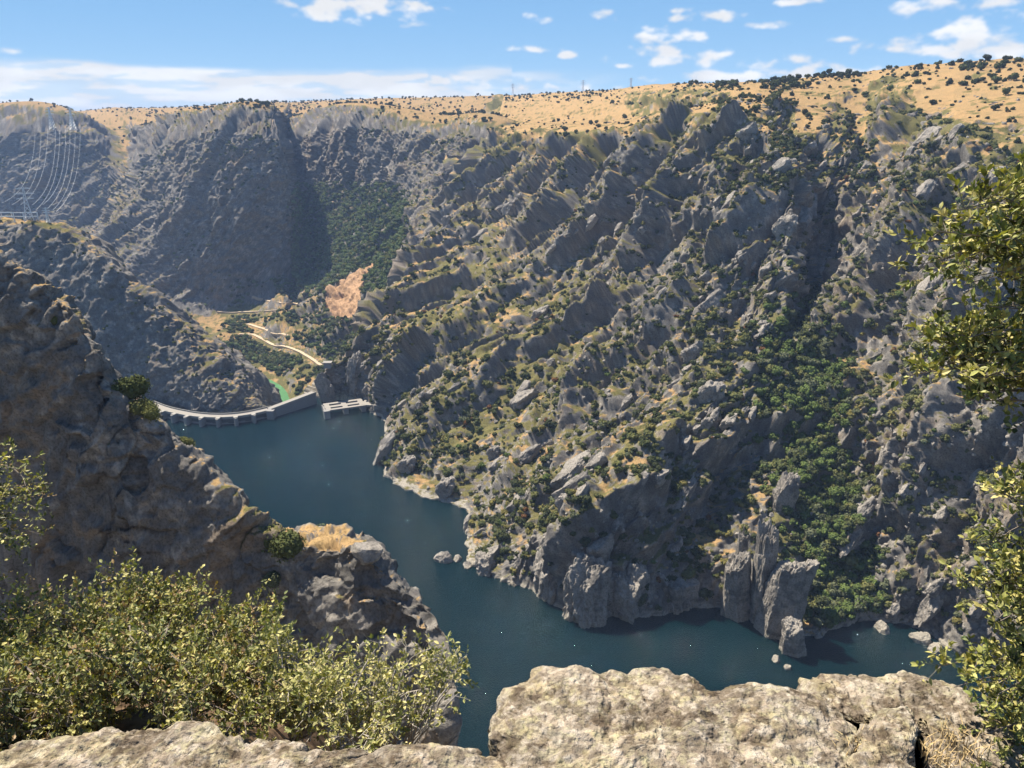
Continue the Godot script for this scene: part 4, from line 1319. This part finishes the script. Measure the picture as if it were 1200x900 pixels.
func make_viewpoint(spur: Dictionary) -> void:
	# the ledge of earth and rock in front of the eye, falling to the water
	var cols := []
	for x in [-160.0, -60.0, -14.0, -6.0, -3.2, -2.2, -1.4, -0.7, 0.1, 1.2, 3.0, 6.0, 14.0, 50.0, 150.0]:
		var open := sstep(-2.6, -1.0, x)                         # right of this the rock edge drops straight away
		var far := absf(x) / 14.0
		cols.append([Vector3(x, 198.5, 25), Vector3(x, 197.2, 3), Vector3(x, 196.75, -1.8), Vector3(x, 196.62 - 0.25 * open, -2.9), Vector3(x, lerpf(195.7, 195.4, open), lerpf(-4.2, -3.3, open)),
			Vector3(x, lerpf(194.2, 193.0, open), lerpf(-6.5, -3.9, open)), Vector3(x, lerpf(189.0, 186.0, open), lerpf(-10.0, -5.5, open)), Vector3(x, 160, -17), Vector3(x, 90, -38 - minf(far * 3.0, 10.0)), Vector3(x, -14, -66)])
	var L := loft(cols, [6, 12, 20, 24, 30, 30, 20, 30, 20], [8, 14, 14, 30, 40, 30, 26, 26, 40, 40, 26, 14, 10, 8])
	var P: PackedVector3Array = L.P
	var N := grid_normals(P, L.w, L.h)
	var n1 := noise(FastNoiseLite.TYPE_SIMPLEX, 1.1, 5, 61)
	var C := PackedColorArray()
	C.resize(P.size())
	for k in P.size():
		var p := P[k]
		var far := sstep(6.0, 30.0, p.length_squared() * 0.0 + absf(p.x) + maxf(0.0, 196.0 - p.y))
		P[k] = p + N[k] * (n1.get_noise_3dv(p) * 0.09 + far * (n_mid.get_noise_3dv(p) * 3.0 + n_cell2.get_noise_3dv(p) * 0.8))
		var t := n1.get_noise_3dv(p * 3.0)
		C[k] = Color(0.07, 0.048, 0.033).lerp(Color(0.17, 0.115, 0.07), clampf(t + 0.4, 0.0, 1.0)) if far < 0.3 else rock_color(p)
	L.P = P
	L.N = grid_normals(P, L.w, L.h)
	L.C = C
	ground("viewpoint_ledge", L, M.litter)
	boulder("lichen_boulder", [[520, 985], [570, 925], [577, 880], [584, 838], [592, 802], [632, 778], [668, 769], [702, 780], [760, 779], [830, 789], [900, 797], [950, 803], [986, 818], [1000, 855], [998, 910], [990, 985]], 197.0, 0.05, 1.7, 81, "broad flat granite boulder crusted with pale lichen, beside the right hand oak", Vector2(0.0, -0.02))
	boulder("lichen_boulder", [[1000, 985], [1004, 900], [1014, 838], [1045, 818], [1070, 824], [1077, 852], [1076, 900], [1074, 985]], 197.0, 0.03, 1.2, 91, "narrow cracked granite block wedged beside the broad lichen boulder")
	boulder("lichen_boulder", [[930, 826], [948, 798], [1000, 783], [1080, 782], [1128, 798], [1180, 840], [1230, 920], [1250, 1000], [1080, 1000], [1086, 890], [1082, 830], [1010, 830]], 196.86, 0.0, 1.6, 101, "low paler granite shelf running under the right hand oak")
	boulder("lichen_boulder", [[-120, 1000], [-110, 915], [-40, 880], [60, 858], [140, 846], [230, 842], [300, 858], [360, 872], [430, 868], [500, 866], [555, 868], [615, 892], [640, 1000]], 197.02, 0.03, 1.5, 111, "long low granite slab at the foot of the shrubs", Vector2(0.0, -0.03))
	M.leaf_shape = leaf_mesh()
	grass_tuft(at_height(1098, 893, 196.88), 70, 0.14, "dry straw coloured grass tuft in the crack beside the narrow granite block")
	grass_tuft(at_height(1004, 880, 196.95), 40, 0.10, "small dry grass tuft between the broad boulder and the narrow block")
	grass_tuft(at_height(1125, 880, 196.86), 60, 0.16, "dry grass tuft on the pale shelf under the oak")
	var near_bush := []
	for k in 3: near_bush.append(bush_mesh(950 + k, 2200, 0.05, [0.8, 1.0, 0.7][k]))
	var spots := [[142, 458, 25, 92, 1, "grey green bush on the crest of the shaded spur, highest of them"], [170, 484, 19, 91, 2, "smaller bush below the highest one on the spur's crest"], [212, 520, 16, 90, 2, "low olive bush halfway down the spur's crest"], [330, 640, 32, 86, 1, "broad green bush at the saddle of the spur"], [383, 640, 26, 84, 3, "round grey green bush beside the tawny boulder on the spur"], [357, 636, 20, 85, 2, "olive bush squeezed between the two bushes on the spur's saddle"], [323, 678, 20, 82, 3, "lone bush on the shaded face below the spur's saddle"], [62, 378, 8, 93, 2, "small tuft of bush on the dark upper face of the spur"]]
	for k in spots.size():
		var b: Array = spots[k]
		var mat: StandardMaterial3D = M.bush.duplicate()
		mat.albedo_color = TINTS[b[4]].linear_to_srgb()
		var r: float = b[2] * b[3] * 1.18 / FOCAL
		var o := part("spur_bush", near_bush[k % 3], mat, self)
		o.position = nearest(spur, b[0], b[1]) - Vector3(0, r * 0.5, r * 0.3)
		o.scale = Vector3.ONE * r
		o.rotation.y = k * 1.7
		tag(o, b[5], "bush")
	var knob := part("spur_boulder", rock_mesh(4, 581, Vector3(2.0, 1.4, 1.7), 10, 0.05), M.near_terrain, self)
	knob.position = nearest(spur, 427, 650) + Vector3(0, 0.5, 0)
	tag(knob, "rounded tawny boulder on the end of the shaded spur", "rock")
	var olive := [Color(0.293, 0.287, 0.091), Color(0.201, 0.213, 0.067), Color(0.403, 0.366, 0.134), Color(0.122, 0.140, 0.049), Color(0.329, 0.305, 0.110), Color(0.073, 0.085, 0.032), Color(0.268, 0.183, 0.085)]
	var dry := [Color(0.317, 0.305, 0.110), Color(0.464, 0.415, 0.183), Color(0.207, 0.220, 0.073)]
	var foot := func(u, f, y): return at_level(u, f, y)
	shrub("holm_oak_shrub", "dense olive green shrub above the long granite slab's outer end", "shrub", foot.call(20, 4.9, 195.6), [lobe_at(-20, 780, 4.5, 95, 82, 80), lobe_at(60, 772, 4.8, 80, 72, 90), lobe_at(40, 830, 3.8, 100, 45, 50)], 110, 15, 13, 0.035, olive, 201)
	shrub("holm_oak_shrub", "tallest dense olive green shrub behind the long granite slab", "shrub", foot.call(150, 5.2, 195.4), [lobe_at(135, 742, 5.0, 70, 70, 90), lobe_at(190, 748, 5.0, 58, 66, 80), lobe_at(150, 812, 4.0, 95, 48, 60)], 115, 15, 13, 0.035, olive, 202)
	shrub("holm_oak_shrub", "olive shrub with thin pale stems between the tall shrub and the twiggy ones", "shrub", foot.call(265, 4.9, 195.5), [lobe_at(255, 768, 4.7, 60, 62, 80), lobe_at(305, 780, 4.4, 52, 58, 70), lobe_at(275, 828, 3.8, 75, 42, 50)], 84, 13, 12, 0.033, olive, 203)
	shrub("twiggy_shrub", "open shrub with grey twigs and sparse olive leaves", "shrub", foot.call(350, 4.4, 195.6), [lobe_at(350, 775, 4.3, 52, 60, 60), lobe_at(395, 800, 4.0, 50, 55, 60), lobe_at(360, 838, 3.7, 65, 30, 40)], 54, 11, 10, 0.032, dry, 204, 0.010, 0.2, M.pale_bark)
	shrub("twiggy_shrub", "half bare shrub with pale crooked twigs over the cliff edge", "shrub", foot.call(440, 4.0, 195.8), [lobe_at(430, 790, 4.0, 50, 58, 60), lobe_at(480, 795, 3.9, 42, 50, 50), lobe_at(435, 842, 3.6, 65, 26, 40)], 52, 11, 9, 0.031, dry, 205, 0.010, 0.25, M.pale_bark)
	shrub("twiggy_shrub", "small leaning sprig with yellow green leaves hanging over the water", "shrub", foot.call(470, 3.8, 196.0), [lobe_at(528, 785, 3.8, 40, 28, 40)], 14, 7, 9, 0.03, dry, 206, 0.008, 0.15, M.pale_bark)
	shrub("holm_oak_branch", "leafy oak branch reaching in beside the shaded cliff spur", "branch", foot.call(-140, 5.2, 197.2), [lobe_at(-30, 605, 5.0, 66, 66, 70)], 40, 13, 12, 0.033, olive, 207)
	var green := [Color(0.244, 0.250, 0.067), Color(0.342, 0.317, 0.098), Color(0.159, 0.183, 0.051), Color(0.415, 0.366, 0.134), Color(0.104, 0.122, 0.041), Color(0.293, 0.293, 0.085), Color(0.067, 0.079, 0.029)]
	shrub("holm_oak", "leafy young oak leaning over the right side of the boulders", "tree", at_level(1340, 3.8, 196.2), [lobe_at(1128, 265, 3.3, 52, 80, 70), lobe_at(1116, 415, 3.3, 58, 62, 70), lobe_at(1190, 265, 3.5, 70, 66, 80), lobe_at(1185, 370, 3.5, 90, 105, 80), lobe_at(1195, 470, 3.3, 60, 40, 60), lobe_at(1215, 620, 3.3, 60, 80, 70), lobe_at(1175, 700, 3.2, 55, 42, 60), lobe_at(1148, 815, 3.1, 62, 55, 60), lobe_at(1200, 875, 3.0, 80, 60, 60), lobe_at(1215, 780, 3.1, 60, 80, 60)], 170, 15, 13, 0.034, green, 208, 0.012, 0.04, null, at_depth(1340, 240, 3.9))

# ---------------------------------------------------------------- the scene
func _ready() -> void:
	rng.seed = 20240817
	n_big = noise(FastNoiseLite.TYPE_SIMPLEX_SMOOTH, 0.014, 3, 3)
	n_mid = noise(FastNoiseLite.TYPE_SIMPLEX, 0.045, 3, 4)
	n_fine = noise(FastNoiseLite.TYPE_SIMPLEX, 0.22, 3, 5)
	n_warp = noise(FastNoiseLite.TYPE_SIMPLEX_SMOOTH, 0.011, 2, 6)
	n_cell = noise(FastNoiseLite.TYPE_CELLULAR, 0.055, 1, 7)
	n_cell.cellular_return_type = FastNoiseLite.RETURN_DISTANCE2_SUB
	n_cell2 = noise(FastNoiseLite.TYPE_CELLULAR, 0.17, 1, 8)
	n_cell2.cellular_return_type = FastNoiseLite.RETURN_DISTANCE2_SUB
	n_block = noise(FastNoiseLite.TYPE_CELLULAR, 0.10, 1, 21)
	n_block.cellular_return_type = FastNoiseLite.RETURN_CELL_VALUE
	n_block2 = noise(FastNoiseLite.TYPE_CELLULAR, 0.27, 1, 22)
	n_block2.cellular_return_type = FastNoiseLite.RETURN_CELL_VALUE
	n_patch = noise(FastNoiseLite.TYPE_SIMPLEX, 0.02, 4, 9)
	n_patch2 = noise(FastNoiseLite.TYPE_SIMPLEX, 0.085, 4, 10)

	var cam := Camera3D.new()
	cam.name = "camera"
	cam.fov = rad_to_deg(2.0 * atan(450.0 / FOCAL))
	cam.near = 0.1
	cam.far = 20000.0
	cam.position = Vector3(0, EYE, 0)
	cam.rotation_degrees = Vector3(-PITCH, 0, 0)
	add_child(cam)
	cam.current = true

	var env := Environment.new()
	env.background_mode = Environment.BG_SKY
	env.sky = Sky.new()
	var pan := PanoramaSkyMaterial.new()
	pan.panorama = make_sky()
	env.sky.sky_material = pan
	env.background_energy_multiplier = 0.53
	env.tonemap_mode = Environment.TONE_MAPPER_LINEAR
	env.tonemap_exposure = 2.4
	env.fog_enabled = true
	env.fog_density = 0.00009
	env.fog_light_color = Color(0.68, 0.80, 1.0)
	env.sdfgi_enabled = true
	env.ssao_enabled = true
	env.ssil_enabled = true
	var we := WorldEnvironment.new()
	we.name = "surroundings"
	we.environment = env
	add_child(we)

	var sun := DirectionalLight3D.new()
	sun.name = "sun"
	sun.light_energy = 1.6
	sun.light_color = Color(1.0, 0.955, 0.88)
	sun.light_angular_distance = 0.5
	sun.shadow_enabled = true
	var az := deg_to_rad(-47.0)
	var el := deg_to_rad(58.0)
	var to_sun := Vector3(sin(az) * cos(el), sin(el), -cos(az) * cos(el))
	sun.look_at_from_position(Vector3.ZERO, -to_sun, Vector3.UP)
	add_child(sun)

	make_materials()
	var t0 := Time.get_ticks_msec()
	var hill := make_hillside()
	var valley := make_far_valley()
	plan_valley(valley)
	for k in valley.P.size():
		if Geometry2D.is_point_in_polygon(Vector2(valley.P[k].x, valley.P[k].z), quarry):
			valley.C[k] = Color(0.50, 0.32, 0.19) if n_patch2.get_noise_3dv(valley.P[k]) < 0.22 else Color(0.36, 0.23, 0.13)
	ground("opposite_hillside", hill, M.terrain)
	ground("far_valley", valley, M.far_terrain)
	var beyond := []
	for h in [[-500, 138, 128], [-100, 140, 128], [30, 137, 127], [120, 131, 124], [200, 128, 122], [330, 128, 122], [600, 131, 126], [900, 131, 126], [1400, 131, 126]]:
		beyond.append([at_depth(h[0], 170, 3300), at_depth(h[0], 150, 4200), at_depth(h[0], h[1], 5600), at_depth(h[0], h[1] + 6, 7000)])
	var hills := loft(beyond, [6, 20, 6], [8, 14, 12, 12, 12, 12, 8, 8])
	displace(hills, 26.0, 0.0, 0.12, false)
	paint(hills, 0.3, 0.25, 0.12)
	ground("far_hills", hills, M.far_terrain)
	var ridge := make_dam_ridge()
	ground("ridge_beside_dam", ridge, M.terrain)
	var spur := make_near_spur()
	ground("near_cliff_spur", spur, M.near_terrain)
	print("ground ", Time.get_ticks_msec() - t0)
	make_water()
	standing_rocks()
	scatter_rocks(hill, ridge)
	build_dam()
	power_lines()
	scatter_growth(hill, valley, ridge)
	plant_growth()
	print("far things ", Time.get_ticks_msec() - t0)
	make_near_materials()
	make_viewpoint(spur)
	print("near things ", Time.get_ticks_msec() - t0)

func make_water() -> void:
	var edge := [[-60, 420], [150, 466], [165, 472], [185, 480], [205, 485], [230, 489], [260, 490], [290, 487], [322, 481], [372, 468], [470, 478]]
	var st := begin()
	for k in edge.size() - 1:
		var a := at_height(edge[k][0], edge[k][1], 0.0) + Vector3(0, 0, -3)
		var b := at_height(edge[k + 1][0], edge[k + 1][1], 0.0) + Vector3(0, 0, -3)
		quad(st, Vector3(a.x, 0, 60), a, b, Vector3(b.x, 0, 60))
	var z := at_height(470, 478, 0.0).x
	quad(st, Vector3(z, 0, 60), Vector3(z, 0, -480), Vector3(700, 0, -480), Vector3(700, 0, 60))
	st.generate_normals()
	var o := part("reservoir_water", st.commit(), M.water, self)
	o.set_meta("kind", "structure")
	st = begin()
	var c := [at_level(180, 545, TAIL_WATER), at_level(150, 900, TAIL_WATER), at_level(372, 800, TAIL_WATER), at_level(400, 545, TAIL_WATER)]
	quad(st, c[0], c[1], c[2], c[3])
	st.generate_normals()
	o = part("tail_water", st.commit(), M.green_water, self)
	o.set_meta("kind", "structure")
